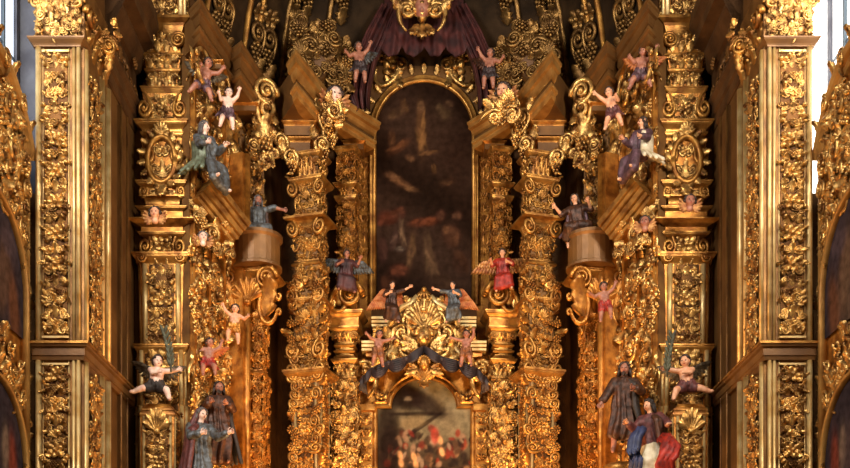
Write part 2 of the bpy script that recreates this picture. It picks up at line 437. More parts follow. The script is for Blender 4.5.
class Fig:
    """a carved figure; pose vectors in its own axes: x to the viewer's right, -y to the viewer, z up"""
    def __init__(s, name, label, cat, pelvis, H, kind='putto', yaw=0.0, spine=(0, 0, 1), look=(0, -1, 0),
                 aL=((-.8, -.2, -.5), (-.5, -.5, .2)), aR=((.8, -.2, -.5), (.5, -.5, .2)),
                 lL=((-.2, -.3, -1), (-.05, .1, -1)), lR=((.2, -.3, -1), (.05, .1, -1)),
                 skin='skin', group=None, base=None):
        s.H = H; s.D = DIM[kind]; s.kind = kind; D = s.D
        s.P0 = np.asarray(pelvis, float); c, n = math.cos(yaw), math.sin(yaw)
        s.R = np.array([[c, -n, 0], [n, c, 0], [0, 0, 1]])
        s.root = thing(name, label, cat, base if base is not None else tuple(s.P0 - np.array([0, 0, .0])), group)
        sp = nrm(spine); s.sp = sp
        side = nrm(np.cross(np.cross(sp, (1, 0, 0)), sp)) if abs(sp[0]) < .99 else np.array([0, 0, -1.])
        s.side = side; s.fwd = nrm(np.cross(sp, side)) * -1
        if s.fwd[1] > 0: s.fwd = -s.fwd
        J = s.J = {}
        J['pel'] = np.zeros(3); J['wai'] = sp * D['tor'] * .36; J['che'] = sp * D['tor'] * .72; J['nec'] = sp * D['tor'] * 1.0
        hd = nrm(sp * .8 + np.array([0, 0, .35]) + nrm(look) * .12)
        J['hea'] = J['nec'] + hd * (D['neck'] + D['hr'] * .9); s.up = hd
        lk = nrm(look); lk = nrm(lk - hd * (lk @ hd) * .75); s.look = lk
        for k, sg, a, l in (('L', -1, aL, lL), ('R', 1, aR, lR)):
            J['sh' + k] = sp * D['tor'] * .88 + side * sg * D['sh']
            J['el' + k] = J['sh' + k] + nrm(a[0]) * D['ua']
            J['wr' + k] = J['el' + k] + nrm(a[1]) * D['fa']
            J['ha' + k] = J['wr' + k] + nrm(a[1]) * D['hand']
            J['hi' + k] = side * sg * D['hip'] - sp * .03
            J['kn' + k] = J['hi' + k] + nrm(l[0]) * D['th']
            J['an' + k] = J['kn' + k] + nrm(l[1]) * D['sn']
        s.lk_leg = (lL, lR)
        s.body(skin)
    def W(s, V): return (np.asarray(V) * s.H) @ s.R.T + s.P0
    def part(s, g, name, mat, parent=None, fuse_v=None, post=None):
        if fuse_v:
            V, Q, T = fuse(g, fuse_v)
            if post is not None: V = post(V)
        else: V, Q, T = g.arrays()
        h = G(); h.add(s.W(V), Q, T)
        return h.build(name, M[mat], s.root if parent is None else parent)
    def body(s, skin):
        D, J = s.D, s.J; g = G(); t0, t1, t2, t3 = D['rt']; sd = s.side
        for o in (-1, 1):
            g.cap(J['pel'] + sd * o * D['hip'] * .7, t0 * .9, J['wai'] + sd * o * .03, t1 * .9)
            g.cap(J['wai'] + sd * o * .03, t1 * .9, J['che'] + sd * o * .045, t2 * .82)
        g.cap(J['che'], t2 * .8, J['nec'], t3)
        g.cap(J['shL'], D['ra'][0] * 1.05, J['shR'], D['ra'][0] * 1.05)
        if s.kind == 'putto': g.ball(J['wai'] * .8 + s.fwd * .035, (.085, .075, .085), 10, 8)
        g.cap(J['nec'] - s.sp * .02, t3 * .95, J['hea'], t3 * .8)
        for k in 'LR':
            a, b, c = D['ra']; g.cap(J['sh' + k], a, J['el' + k], b); g.cap(J['el' + k], b, J['wr' + k], c)
            a, b, c = D['rl']; g.cap(J['hi' + k], a, J['kn' + k], b); g.cap(J['kn' + k], b * .98, (J['kn' + k] * .6 + J['an' + k] * .4), b * .95); g.cap(J['kn' + k] * .6 + J['an' + k] * .4, b * .95, J['an' + k], c)
            sn = nrm(J['an' + k] - J['kn' + k]); fd = s.fwd - sn * (s.fwd @ sn); fd = nrm(nrm(fd) + sn * .35)
            g.cap(J['an' + k], c * 1.05, J['an' + k] + fd * D['ft'], c * .75)
            # palm
            d = nrm(J['ha' + k] - J['wr' + k]); g.cap(J['wr' + k], D['ra'][2] * .95, J['wr' + k] + d * D['hand'] * .5, D['ra'][2] * .95)
        # head
        hr = D['hr']; up, lk = s.up, s.look; rt = np.cross(lk, up); Rm = np.stack([rt, lk, up], 1); hc = J['hea']
        g.ball(hc, (hr * .80, hr * .92, hr), 14, 10, Rm)
        g.ball(hc + lk * hr * .30 - up * hr * .42, (hr * .58, hr * .55, hr * .52), 12, 8, Rm)
        for sg in (-1, 1): g.ball(hc + lk * hr * .5 - up * hr * .25 + rt * sg * hr * .35, (hr * .36, hr * .36, hr * .36), 8, 6, Rm)
        V, Q, T = fuse(g, .0115)
        h = G(); h.add(V, Q, T)
        # nose, ears and separate bent fingers
        h.cap(hc + lk * hr * .88 + up * hr * .10, hr * .09, hc + lk * hr * 1.05 - up * hr * .16, hr * .13, 6)
        for sg in (-1, 1): h.ball(hc + rt * sg * hr * .80 - up * hr * .05, (hr * .12, hr * .2, hr * .24), 6, 5, Rm)
        for k in 'LR':
            d = nrm(J['ha' + k] - J['wr' + k]); q = nrm(np.cross(d, s.fwd) + np.array([0, 0, .02])); n = nrm(np.cross(q, d))
            p = J['wr' + k] + d * D['hand'] * .55; r = D['ra'][2] * .30
            for i, (o, L) in enumerate(((-1.5, .40), (-.5, .5), (.5, .47), (1.5, .36))):
                a = p + q * o * D['ra'][2] * .52; b = a + nrm(d + q * o * .12) * D['hand'] * L * .75; c = b + nrm(d * .7 + n * .6) * D['hand'] * L * .65
                h.cap(a, r * 1.1, b, r, 6); h.cap(b, r, c, r * .8, 6)
            a = J['wr' + k] + d * D['hand'] * .15 - q * D['ra'][2] * .7; b = a + nrm(d * .6 - q * .9) * D['hand'] * .35
            h.cap(a, r * 1.3, b, r * 1.1, 6); h.cap(b, r * 1.1, b + nrm(d - q * .2) * D['hand'] * .28, r * .9, 6)
        w = G(); w.add(s.W(h.arrays()[0]), h.arrays()[1], h.arrays()[2]); s.bodyo = w.build('body', M[skin], s.root)
        for sg in (-1, 1):
            e = G(); e.ball(hc + lk * hr * .86 + up * hr * .06 + rt * sg * hr * .33, (hr * .13, hr * .07, hr * .085), 7, 5, Rm); s.part(e, 'eye', 'eye', s.bodyo)
        e = G(); e.ball(hc + lk * hr * .84 - up * hr * .46, (hr * .20, hr * .09, hr * .07), 7, 5, Rm); s.part(e, 'mouth', 'lip', s.bodyo)
        s.hd = (hc, rt, lk, up, hr)
    def hair(s, mat='hair', long=False, beard=False):
        hc, rt, lk, up, hr = s.hd; g = G(); rng = random.Random(int(s.H * 1000))
        for i in range(90):
            a = rng.uniform(0, 2 * pi); z = rng.uniform(-.55, 1); r = math.sqrt(max(0, 1 - z * z)); d = rt * r * math.cos(a) + lk * r * math.sin(a) + up * z
            if d @ lk > .30 + .25 * (z > .55) * (z): continue
            if z < -.1 and d @ lk > -.1: continue
            c = hc + rt * (d @ rt) * hr * .86 + lk * (d @ lk) * hr * .95 + up * (d @ up) * hr * 1.0
            g.ball(c, (hr * .27,) * 3, 6, 4)
        if long:
            for i in range(7):
                a = -pi * (.02 + i / 6 * .96); d = rt * math.cos(a) + lk * math.sin(a)
                p = hc + d * hr * .85; P = [p, p - up * hr * .8 + d * hr * .12, p - up * hr * 1.6 + d * hr * .3]
                g.tube(P, [hr * .3, hr * .27, hr * .1], 6)
        if beard:
            for i in range(16):
                g.ball(hc + lk * hr * rng.uniform(.45, .85) - up * hr * rng.uniform(.6, 1.15) + rt * hr * rng.uniform(-.4, .4), (hr * .2,) * 3, 6, 4)
        s.part(g, 'hair', mat, s.bodyo); return s
    def loin(s, mat='loin', tail=1):
        D, J = s.D, s.J; g = G(); r = D['rt'][0] * 1.16
        g.cap(J['pel'] - s.side * .04 + s.sp * .03, r, J['pel'] + s.side * .04 + s.sp * .03, r)
        for k in 'LR': g.cap(J['hi' + k], D['rl'][0] * 1.18, J['hi' + k] * .55 + J['kn' + k] * .45, D['rl'][0] * 1.16)
        if tail: g.cap(J['pel'] + s.side * .1 * tail, .05, J['pel'] + s.side * .25 * tail - np.array([0, -.03, .12]), .02)
        s.part(g, 'loincloth', mat, None, .013, s.folds(.012, 11)); return s
    def folds(s, amp, k, zc=9.0):
        sp = s.sp; sd = s.side; fw = s.fwd
        def f(V):
            x = V @ sd; y = V @ fw; z = V @ sp; a = np.arctan2(x, y)
            r = amp * np.sin(a * k + np.sin(z * zc) * 1.3) * np.clip((.25 - z) * 4, .25, 1)
            n = np.hypot(x, y) + 1e-6
            return V + np.outer(x / n * r, sd) + np.outer(y / n * r, fw)
        return f
    def robe(s, mat, sleeves=1.0, hem=1.0, full=1.0, k=9, name='robe', skirt=False):
        D, J = s.D, s.J; g = G(); t0, t1, t2, t3 = D['rt']
        for o in (-1, 1):
            if skirt: continue
            g.cap(J['pel'] + s.side * o * D['hip'], t0 * 1.15, J['wai'] + s.side * o * .04, t1 * 1.12)
            g.cap(J['wai'] + s.side * o * .04, t1 * 1.12, J['che'] + s.side * o * .05, t2 * .98)
        if not skirt: g.cap(J['che'], t2 * .95, J['nec'] - s.sp * .015, t3 * 1.3); g.cap(J['shL'], D['ra'][0] * 1.4, J['shR'], D['ra'][0] * 1.4)
        for q in 'LR':
            if sleeves > 0 and not skirt:
                g.cap(J['sh' + q], D['ra'][0] * 1.42, J['el' + q], D['ra'][1] * 1.55)
                if sleeves > .5: g.cap(J['el' + q], D['ra'][1] * 1.5, J['el' + q] * .25 + J['wr' + q] * .75, D['ra'][2] * 2.0)
        for i in range(6):
            u = i / 5; hi = J['hiL'] * (1 - u) + J['hiR'] * u; kn = J['knL'] * (1 - u) + J['knR'] * u; an = J['anL'] * (1 - u) + J['anR'] * u
            an = kn + (an - kn) * hem
            g.cap(hi, D['rl'][0] * 1.2, kn, D['rl'][1] * 1.5 * full); g.cap(kn, D['rl'][1] * 1.5 * full, an, D['rl'][1] * 1.55 * full)
        s.part(g, name, mat, None, .013, s.folds(.016, k)); return s
    def cloak(s, mat, a0=-1.5, a1=1.5, length=.55, out=.16, name='cloak'):
        D, J = s.D, s.J; g = G(); n = 9
        for i in range(n):
            a = a0 + (a1 - a0) * i / (n - 1); d = s.side * math.sin(a) - s.fwd * math.cos(a)
            p0 = J['nec'] - s.sp * .03 + d * .07; p1 = J['che'] + d * .135; p2 = J['pel'] + d * .15; p3 = J['pel'] - np.array([0, 0, length]) + d * (.15 + out * (1 + .25 * math.cos(i * 2.4)))
            g.cap(p0, .03, p1, .034, 8); g.cap(p1, .034, p2, .034, 8); g.cap(p2, .034, p3, .03, 8)
        s.part(g, name, mat, None, .014, None); return s
    def veil(s, mat):
        hc, rt, lk, up, hr = s.hd; g = G(); Rm = np.stack([rt, lk, up], 1)
        g.ball(hc - lk * hr * .25 + up * hr * .12, (hr * 1.05, hr * 1.0, hr * 1.1), 12, 9, Rm)
        for sg in (-1, 1): g.cap(hc - lk * hr * .3 + rt * sg * hr * .7, hr * .5, s.J['che'] + rt * sg * .1 - lk * .04, .05)
        s.part(g, 'veil', mat, None, .012); return s
    def wings(s, mat='wing', span=.45, up=.75, back=.35, sides=(-1, 1), out=1.0, droop=0.0, arm=.62):
        D, J = s.D, s.J
        for sg in sides:
            g = G(); r0 = J['che'] - s.fwd * .085 + s.side * sg * .03
            d = nrm(s.side * sg * out - s.fwd * back + np.array([0, 0, up]))
            tip = r0 + d * span * arm
            P = [r0, r0 + d * span * arm * .5 + np.array([0, 0, .03]), tip]
            g.tube(P, [.035, .032, .018], 7)
            ff = nrm(np.cross(s.side * sg, (0, 0, 1.)))
            lm = 1 + (.62 - arm) * 1.2
            for row, (L, nn, wd) in enumerate(((.62 * lm, 9, .035), (.36 * lm, 9, .034), (.2 * lm, 8, .032))):
                for i in range(nn):
                    u = i / (nn - 1); b = r0 + (tip - r0) * u + np.array([0, 0, .03 * math.sin(pi * u)])
                    fd = nrm(d * (.15 + .95 * u) * (1 - .6 * droop) - np.array([0, 0, 1.]) * (1.15 - .75 * u * (1 - droop)) - s.fwd * .12 + s.side * sg * .35 * droop)
                    LL = span * L * (.62 + .5 * u)
                    wv = nrm(np.cross(fd, s.fwd)); nv = np.cross(wv, fd)
                    g.ball(b + fd * LL * .5 + s.fwd * .014 * row, (wd * 1.1, LL * .52, .009), 7, 5, np.stack([wv, fd, nv], 1))
            s.part(g, 'wing', mat)
        return s
    def sash(s, mat, pts, r=.03, name='sash'):
        g = G(); P = np.asarray(pts, float)
        for o in (-.02, 0, .02): g.tube(P + np.array([o, -abs(o) * .3, o]), np.full(len(P), r * .6), 6)
        s.part(g, name, mat); return s

def held(name, label, cat, g, mat, loc, group=None):
    o = thing(name, label, cat, loc, group); return o
# ------------------------------------------------------------------ builders for the altarpiece
FRONT = (0, -1, 0)
def k_(Y): return Y / F

def mprof(z0, z1, out, steps=6, kind='ogee', base=0.0):
    """moulding profile from z0 up to z1, flaring outwards"""
    pts = [(-.3, z0), (base, z0)]
    for i in range(steps + 1):
        t = i / steps
        if kind == 'ogee': o = out * (t - math.sin(2 * pi * t) / (2 * pi) * .9)
        elif kind == 'torus': o = out * math.sin(pi * t)
        elif kind == 'cove': o = out * (1 - math.sqrt(max(0, 1 - t * t)))
        else: o = out * t
        pts.append((base + o, z0 + (z1 - z0) * t))
    pts.append((-.3, z1)); return pts

def cornice_prof(z0, z1, out):
    h = z1 - z0
    return [(-.3, z0), (.0, z0), (out * .12, z0), (out * .12, z0 + h * .10), (out * .2, z0 + h * .14), (out * .2, z0 + h * .26), (out * .05, z0 + h * .30), (.0, z0 + h * .34),
            (.0, z0 + h * .52), (out * .15, z0 + h * .56), (out * .4, z0 + h * .62), (out * .5, z0 + h * .70), (out * .85, z0 + h * .74), (out * .88, z0 + h * .86), (out, z0 + h * .9), (out, z0 + h), (-.3, z0 + h)]

class Stack:
    """column of stacked tapering blocks; rows in photo pixels at depth Y, half widths in pixels"""
    def __init__(s, root, cx, cy, Y, dr=.8, rot=0.0, seed=1, cham=0.0):
        s.root = root; s.cx, s.cy, s.Y, s.dr, s.rot, s.seed, s.cham = cx, cy, Y, dr, rot, seed, cham
        s.core = G(); s.mo = G(); s.re = G(); s.vo = G(); s.ld = G(); s.gr = G()
    def z(s, py): return Zp(py, s.Y)
    def m(s, hw): return hw * k_(s.Y)
    def face(s, i, z, off):
        a = s.rot + (-pi / 2, 0, pi)[i]
        n = np.array([math.cos(a), math.sin(a), 0.]); return frame(np.array([s.cx, s.cy, z]) + n * off, n)
    def block(s, p0, p1, h0, h1=None, kind='plain', d=.5, tier=1.0, dense=1.0, inset=.72):
        h1 = h0 if h1 is None else h1
        z0, z1 = s.z(p0), s.z(p1); a, b = s.m(h0), s.m(h1); s.seed += 7
        s.core.loft([(z0, a, a * s.dr), (z1, b, b * s.dr)], (s.cx, s.cy), s.rot, s.cham)
        if kind == 'plain': return s
        hm = min(a, b); N = (z1 - z0)
        for i in (0, 1, 2):
            o0 = a * (s.dr if i == 0 else 1); o1 = b * (s.dr if i == 0 else 1); w = (hm if i == 0 else hm * s.dr) * 2
            fr = s.face(i, z0, o0)
            tilt = nrm(np.array([0, 0, z1 - z0]) + fr[3] * (o1 - o0)); fr = (fr[0], fr[1], tilt, nrm(np.cross(fr[1], tilt)) * 1.0)
            if fr[3] @ s.face(i, z0, 0)[3] < 0: fr = (fr[0], fr[1], fr[2], -fr[3])
            if kind == 'panel':
                relief(s.re, fr, w * inset, N, s.seed + i, d * 1.2, tier * .8, max(dense, 1.4))
                s.gr.fbox(fr, -w * inset * .5, w * inset * .5, 0, N, -.05, .012)
                e = w * (1 - inset) * .5
                for sg in (-1, 1):
                    x = sg * (w / 2 - e * .45)
                    P = [fr[0] + fr[1] * x + fr[2] * v + fr[3] * .015 for v in (0, N)]
                    s.ld.tube(P, e * .38, 6)
            elif kind == 'wild':
                for sg in (-1, 1):
                    f2 = (fr[0] + fr[1] * w * .27 * sg, fr[1], fr[2], fr[3]); relief(s.re, f2, w * .52, N, s.seed + i + sg * 50, d * 1.2, tier, 1)
                sz = max(.16, min(.24, w * .26))
                scatter(s.re, fr, w * 1.12, N, int(max(6, N * w / sz ** 2 * 1.0 * dense)), sz, s.seed + i, 1.1)
                for q in range(max(1, int(N / (w * 1.1)))):
                    y = (q + .5) * N / max(1, int(N / (w * 1.1)))
                    for fl in (False, True): s.re.put((P_vol, P_leaf, P_csc)[(q + s.seed) % 3], fr, (-1 if fl else 1) * w * .48, y, w * .3, w * .45, w * .3, .3, .03, fl)
                    s.re.put((P_shell, P_ros, P_mask, P_leaf)[(q + s.seed) % 4], fr, 0, y, w * .45, w * .5, w * .4, 0, .06)
            elif kind == 'leaf':
                n = 4 if i == 0 else 3
                for q in range(n):
                    s.re.put(P_leaf, fr, (q - (n - 1) / 2) * w / n, 0, w / n * 1.25, N * .68, w / n * 1.2)
                for q in range(n - 1):
                    s.re.put(P_leaf, fr, (q - (n - 2) / 2) * w / n, N * .32, w / n * 1.25, N * .7, w / n * 1.5)
                for fl in (False, True): s.re.put(P_spiral, fr, (-1 if fl else 1) * w * .42, N * .72, w * .24, w * .24, w * .3, 0, .02, fl)
                s.re.put(P_ros, fr, 0, N * .82, w * .26, w * .26, w * .3, 0, .05)
            elif kind == 'one':
                relief(s.re, fr, w * .8, N, s.seed + i, d, 2.0)
        return s
    def mould(s, p0, p1, h0, h1, kind='ogee'):
        """a cornice moulding: flares from h0 to h1"""
        z0, z1 = s.z(p0), s.z(p1); n = 6; secs = []
        for i in range(n + 1):
            t = i / n
            o = {'ogee': t - math.sin(2 * pi * t) / (2 * pi) * .9, 'cove': 1 - math.sqrt(max(0, 1 - t * t)), 'torus': math.sin(pi * t), 'flat': t}[kind]
            h = s.m(h0 + (h1 - h0) * o); secs.append((z0 + (z1 - z0) * t * .8, h, h * s.dr))
        h = s.m(h1 if kind != 'torus' else h0); secs += [(z0 + (z1 - z0) * .82, h * 1.04, h * s.dr * 1.04), (z1, h * 1.04, h * s.dr * 1.04)]
        s.mo.loft(secs, (s.cx, s.cy), s.rot); return s
    def volutes(s, py, hw, r, d=1.0, prim_=None):
        """pair of scrolls on the front, and one on each flank"""
        f = s.face(0, s.z(py), s.m(hw) * s.dr)
        for fl in (False, True):
            s.vo.put(prim_ or P_spiral, f, (-1 if fl else 1) * s.m(hw) * .82, 0, s.m(r) * 2, s.m(r) * 2, s.m(r) * 2.4 * d, 0, -.02, fl)
        for i in (1, 2):
            f = s.face(i, s.z(py), s.m(hw))
            for fl in (False, True):
                s.vo.put(prim_ or P_spiral, f, (-1 if fl else 1) * s.m(hw) * s.dr * .75, 0, s.m(r) * 2, s.m(r) * 2, s.m(r) * 1.6 * d, 0, -.02, fl)
        return s
    def done(s, core='field', mo='pale', re='relief', vo='gold', ld='pale'):
        if s.core.n: s.core.build('shaft', M[core], s.root)
        if s.gr.n: s.gr.build('panel_ground', M['crevice'], s.root)
        if s.mo.n: s.mo.build('moulding', M[mo], s.root)
        if s.re.n: s.re.build('foliage', M[re], s.root)
        if s.vo.n: s.vo.build('volute', M[vo], s.root)
        if s.ld.n: s.ld.build('edge_bead', M[ld], s.root)
        return s.root

# ------------------------------------------------------------------ the setting
g = G(); g.box((-16, 2, -.3), (16, 40, 0)); struct(g.build('floor', M['floor']))
LAB = {}
def wall_poly(name, pts, z0, z1, mat, flip=False, t=.3):
    g = G(); g.sweep(pts, [(0, z0), (0, z1), (-t, z1), (-t, z0)], flip=flip); return struct(g.build(name, M[mat]))
WL = [(-8.0, 25.3), (-8.0, 29.75), (-6.45, 29.75)]
wall_poly('wall_left', WL, 0, 26, 'wall')
wall_poly('wall_right', [(-x, y) for x, y in WL], 0, 26, 'wall', True)
APSE = [(-6.45, 29.7), (-5.75, 32.2), (-4.75, 33.35), (-4.55, 34.5), (-2.95, 34.6), (-1.75, 35.25), (1.75, 35.25), (2.95, 34.6), (4.55, 34.5), (4.75, 33.35), (5.75, 32.2), (6.45, 29.7)]
wall_poly('wall_back', APSE, 0, 20.5, 'dark')  # dark wall colour carries the shade of the deep, unlit recesses
# half dome over the altar
g = G(); A = np.array([(-8.2, 29.0), (-6.6, 30.3)] + APSE[1:-1] + [(6.6, 30.3), (8.2, 29.0)]); ap = np.array([0, 29.0]); R = []
for f_ in np.linspace(0, 1.45, 12):
    q = A * math.cos(f_) + ap * (1 - math.cos(f_)); R.append(np.column_stack([q, np.full(len(q), 19.6 + 7.5 * math.sin(f_))]))
g.rings(np.array(R), closed=False, smooth=True)
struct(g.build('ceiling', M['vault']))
def dome(tx, f_, lift=0.0):
    """point on the half dome; tx runs along the apse plan in metres from its left end"""
    L = np.linalg.norm(np.diff(A, axis=0), axis=1); c = np.concatenate([[0], np.cumsum(L)]); tx = min(max(tx, 0), c[-1] - 1e-6)
    i = int(np.searchsorted(c, tx, 'right') - 1); q = A[i] + (A[i + 1] - A[i]) * (tx - c[i]) / L[i]
    q = q * math.cos(f_) + ap * (1 - math.cos(f_)); p = np.array([q[0], q[1], 19.6 + 7.5 * math.sin(f_)])
    inn = nrm(np.array([0, 27.5, 19.]) - p); return p + inn * lift
DL = np.linalg.norm(np.diff(A, axis=0), axis=1).sum()

# ------------------------------------------------------------------ giant pilaster at the edge of the chancel
def pier():
    Y = 25.0; k = k_(Y); fr = frame((0, Y, 0), FRONT)
    root = thing('pilaster', 'giant gilded pilaster facing forward at left edge, upright strips of carved foliage', 'pilaster', (-8.52, 25.5, 0), 'giant pilasters facing forward')
    g = G(); g.box((-9.05, Y + .06, 0), (-8.0, Y + .9, 19)); g.build('shaft', M['field'], root)
    zs0, zs1, zn = Zp(360, Y), Zp(343, Y), Zp(46, Y)
    g = G()
    for (a, b, n) in ((35, 41, .07), (42, 43.2, .04), (67.5, 69, .04), (71.5, 75, .06), (76, 80, .09)):
        for z0, z1 in ((0, zs0), (zs1, zn)):
            x0, x1 = Xl(a, Y), Xl(b, Y); r = (x1 - x0) / 2
            g.tube([(x0 + r, Y + .06 - n * .3, z0), (x0 + r, Y + .06 - n * .3, z1)], r, 8)
    for z0, z1 in ((Zp(365, Y), Zp(363, Y)), (Zp(338, Y), Zp(336, Y)), (Zp(52, Y), Zp(50, Y))):
        g.box((Xl(42, Y), Y - .02, z0), (Xl(69, Y), Y + .1, z1))
    g.build('moulding', M['pale'], root)
    for (p0, p1, sd) in ((334, 53, 5), (640, 366, 9)):
        g = G(); g.box((Xl(43, Y), Y + .035, Zp(p0, Y)), (Xl(67, Y), Y + .1, Zp(p1, Y))); g.build('panel_ground', M['crevice'], root)
        g = G(); relief(g, frame((Xl(55.2, Y), Y + .05, Zp(p0, Y)), FRONT), 25 * k, (p0 - p1) * k, sd, 1.1, .75, 1.4); g.build('foliage_panel', M['relief'], root)
    # capital
    g = G(); g.sweep([(-9.07, Y + .5), (-9.07, Y - .02), (-7.98, Y - .02), (-7.98, Y + .5)], mprof(zn - .02, zn + .16, .12), flip=False); g.build('necking', M['brown'], root)
    g = G(); zc = zn + .16
    for row, (n, h, z, s_) in enumerate(((5, .42, 0, .24), (4, .5, .28, .27), (5, .45, .55, .24))):
        for i in range(n):
            g.put(P_leaf, fr, Xl(57.5, Y) + (i - (n - 1) / 2) * 1.08 / n, zc + z, s_ * 1.1, h, h * .75)
    for sg in (-1, 1): g.put(P_spiral, fr, Xl(57.5, Y) + sg * .47, zc + .82, .34, .34, .5, 0, 0, sg < 0)
    relief(g, frame((Xl(57.5, Y), Y, zc + 1.05), FRONT), 1.0, 1.4, 4, .6)
    scatter(g, frame((Xl(57.5, Y), Y - .05, zc), FRONT), 1.0, 1.6, 90, .17, 8, 1.1)
    g.build('capital', M['relief'], root)
    mirror(root, 'giant gilded pilaster facing forward at right edge, upright strips of carved foliage')
    # the return pilaster on the chancel wall
    root = thing('pilaster', 'narrow pilaster with chain of carved fruit, on the chancel wall beside the left giant pilaster', 'pilaster', (-8.0, 26, 0), 'chancel wall pilasters')
    g = G(); g.box((-8.15, 25.1, 0), (-7.93, 26.95, 18)); g.build('shaft', M['field'], root)
    g = G()
    for yy, r in ((25.18, .06), (26.45, .07), (26.86, .10), (25.32, .03), (26.28, .03)):
        for z0, z1 in ((0, zs0), (zs1, zn)): g.tube([(-7.92, yy, z0), (-7.92, yy, z1)], r, 8)
    g.build('moulding', M['pale'], root)
    for (p0, p1, sd) in ((334, 62, 15), (640, 366, 19)):
        g = G(); g.box((-7.99, 25.38, Zp(p0, Y)), (-7.91, 26.22, Zp(p1, Y))); g.build('panel_ground', M['crevice'], root)
        g = G(); f2 = frame((-7.92, 25.8, Zp(p0, Y)), (1, 0, 0)); relief(g, f2, .86, (p0 - p1) * k, sd, .75, .5, 1.4); g.build('foliage_panel', M['relief'], root)
    g = G(); f2 = frame((-7.94, 26.0, zn), (1, 0, 0))
    for n, h, z in ((4, .45, 0), (4, .5, .4)):
        for i in range(n): g.put(P_leaf, f2, (i - (n - 1) / 2) * 1.8 / n, z, .4, h, h * .8)
    for sg in (-1, 1): g.put(P_spiral, f2, sg * .75, .8, .5, .5, .7, 0, 0, sg < 0)
    f3 = frame((-7.75, 26.2, 16.9), (.6, -.8, 0)); g.put(P_spiral, f3, 0, .1, .5, .5, .7); g.put(P_leaf, f3, .05, -.45, .35, .5, .4); scatter(g, frame((-7.8, 26.0, 16.6), (.7, -.7, 0)), .7, 1.0, 26, .2, 12)
    g.build('capital', M['gold'], root)
    mirror(root, 'narrow pilaster with chain of carved fruit, on the chancel wall beside the right giant pilaster')
    # string course round the corner
    root = thing('string_course', 'brown ledge running round the left giant pilaster and along the chancel wall', 'ledge', (-8.0, 27, zs0), 'string courses')
    h = zs1 - zs0
    P = [(-9.1, Y + .02), (-7.95, Y + .02), (-7.95, 29.3)]
    g = G(); g.sweep(P, [(-.3, zs0), (.03, zs0), (.05, zs0 + h * .2), (.08, zs0 + h * .25), (.08, zs0 + h * .66), (.14, zs0 + h * .74), (.17, zs0 + h * .92), (.17, zs0 + h), (-.3, zs0 + h)]); g.build('ledge', M['brown'], root)
    g = G(); g.sweep(P, [(.12, zs0 + h * .86), (.19, zs0 + h * .88), (.19, zs0 + h * 1.02), (.12, zs0 + h * 1.02)]); g.build('edge_moulding', M['gold'], root)
    mirror(root, 'brown ledge running round the right giant pilaster and along the chancel wall')
    # plain bare strip further in
    root = thing('wall_strip', 'slim plain gilded strip on the brown chancel wall beside the left estipite column', 'strip', (-8, 28.4, 0), 'slim wall strips')
    g = G(); g.box((-8.05, 28.05, 0), (-7.93, 28.7, 16.6)); g.build('strip', M['wall'], root)
    g = G()
    for yy in (28.08, 28.66): g.tube([(-7.92, yy, 0), (-7.92, yy, 16.6)], .04, 6)
    g.build('edge_bead', M['field'], root)
    mirror(root, 'slim plain gilded strip on the brown chancel wall beside the right estipite column')
    # entablature of the chancel wall
    root = thing('entablature', 'dark brown stepped cornice high on the left chancel wall, receding inward', 'cornice', (-8, 28, 16.9), 'chancel wall cornices')
    g = G(); z = [16.7, 19.9]
    P = [(-8.0, 26.95), (-8.0, 29.7)]
    g.sweep(P, [(-.2, 16.7), (.02, 16.7), (.06, 16.75), (.06, 17.0), (.12, 17.05), (.12, 17.3), (.2, 17.4), (.2, 17.5), (.05, 17.55), (.05, 18.3), (.15, 18.35), (.3, 18.6), (.34, 18.7), (.34, 18.8), (.62, 18.9), (.62, 19.2), (.75, 19.4), (.75, 19.7), (-.2, 19.7)])
    g.build('cornice', M['dark'], root)
    g = G(); scatter(g, frame((-7.93, 28.3, 17.6), (1, 0, 0)), 2.3, .7, 16, .34, 5); g.build('foliage', M['field'], root)
    mirror(root, 'dark brown stepped cornice high on the right chancel wall, receding inward')
pier()

# ------------------------------------------------------------------ side altarpieces and windows
def paint_mat(name, base):
    m = make_mat(name, base, None, .75); m.node_tree.nodes['Principled BSDF'].inputs['Specular IOR Level'].default_value = .0
    nt = m.node_tree; a = nt.nodes.new('ShaderNodeAttribute'); a.attribute_name = 'paint'
    n = nt.nodes.new('ShaderNodeTexNoise'); n.inputs['Scale'].default_value = 5; n.inputs['Detail'].default_value = 8
    tc = nt.nodes.new('ShaderNodeTexCoord'); nt.links.new(tc.outputs['Object'], n.inputs['Vector'])
    mr = nt.nodes.new('ShaderNodeMapRange'); mr.inputs['To Min'].default_value = .2; mr.inputs['To Max'].default_value = 1.8
    nt.links.new(n.outputs['Fac'], mr.inputs['Value'])
    mx = nt.nodes.new('ShaderNodeVectorMath'); mx.operation = 'SCALE'
    nt.links.new(a.outputs['Color'], mx.inputs[0]); nt.links.new(mr.outputs['Result'], mx.inputs['Scale'])
    nt.links.new(mx.outputs['Vector'], nt.nodes['Principled BSDF'].inputs['Base Color'])
    return m
M['paint'] = paint_mat('oil_paint', lin(.05, .03, .02))

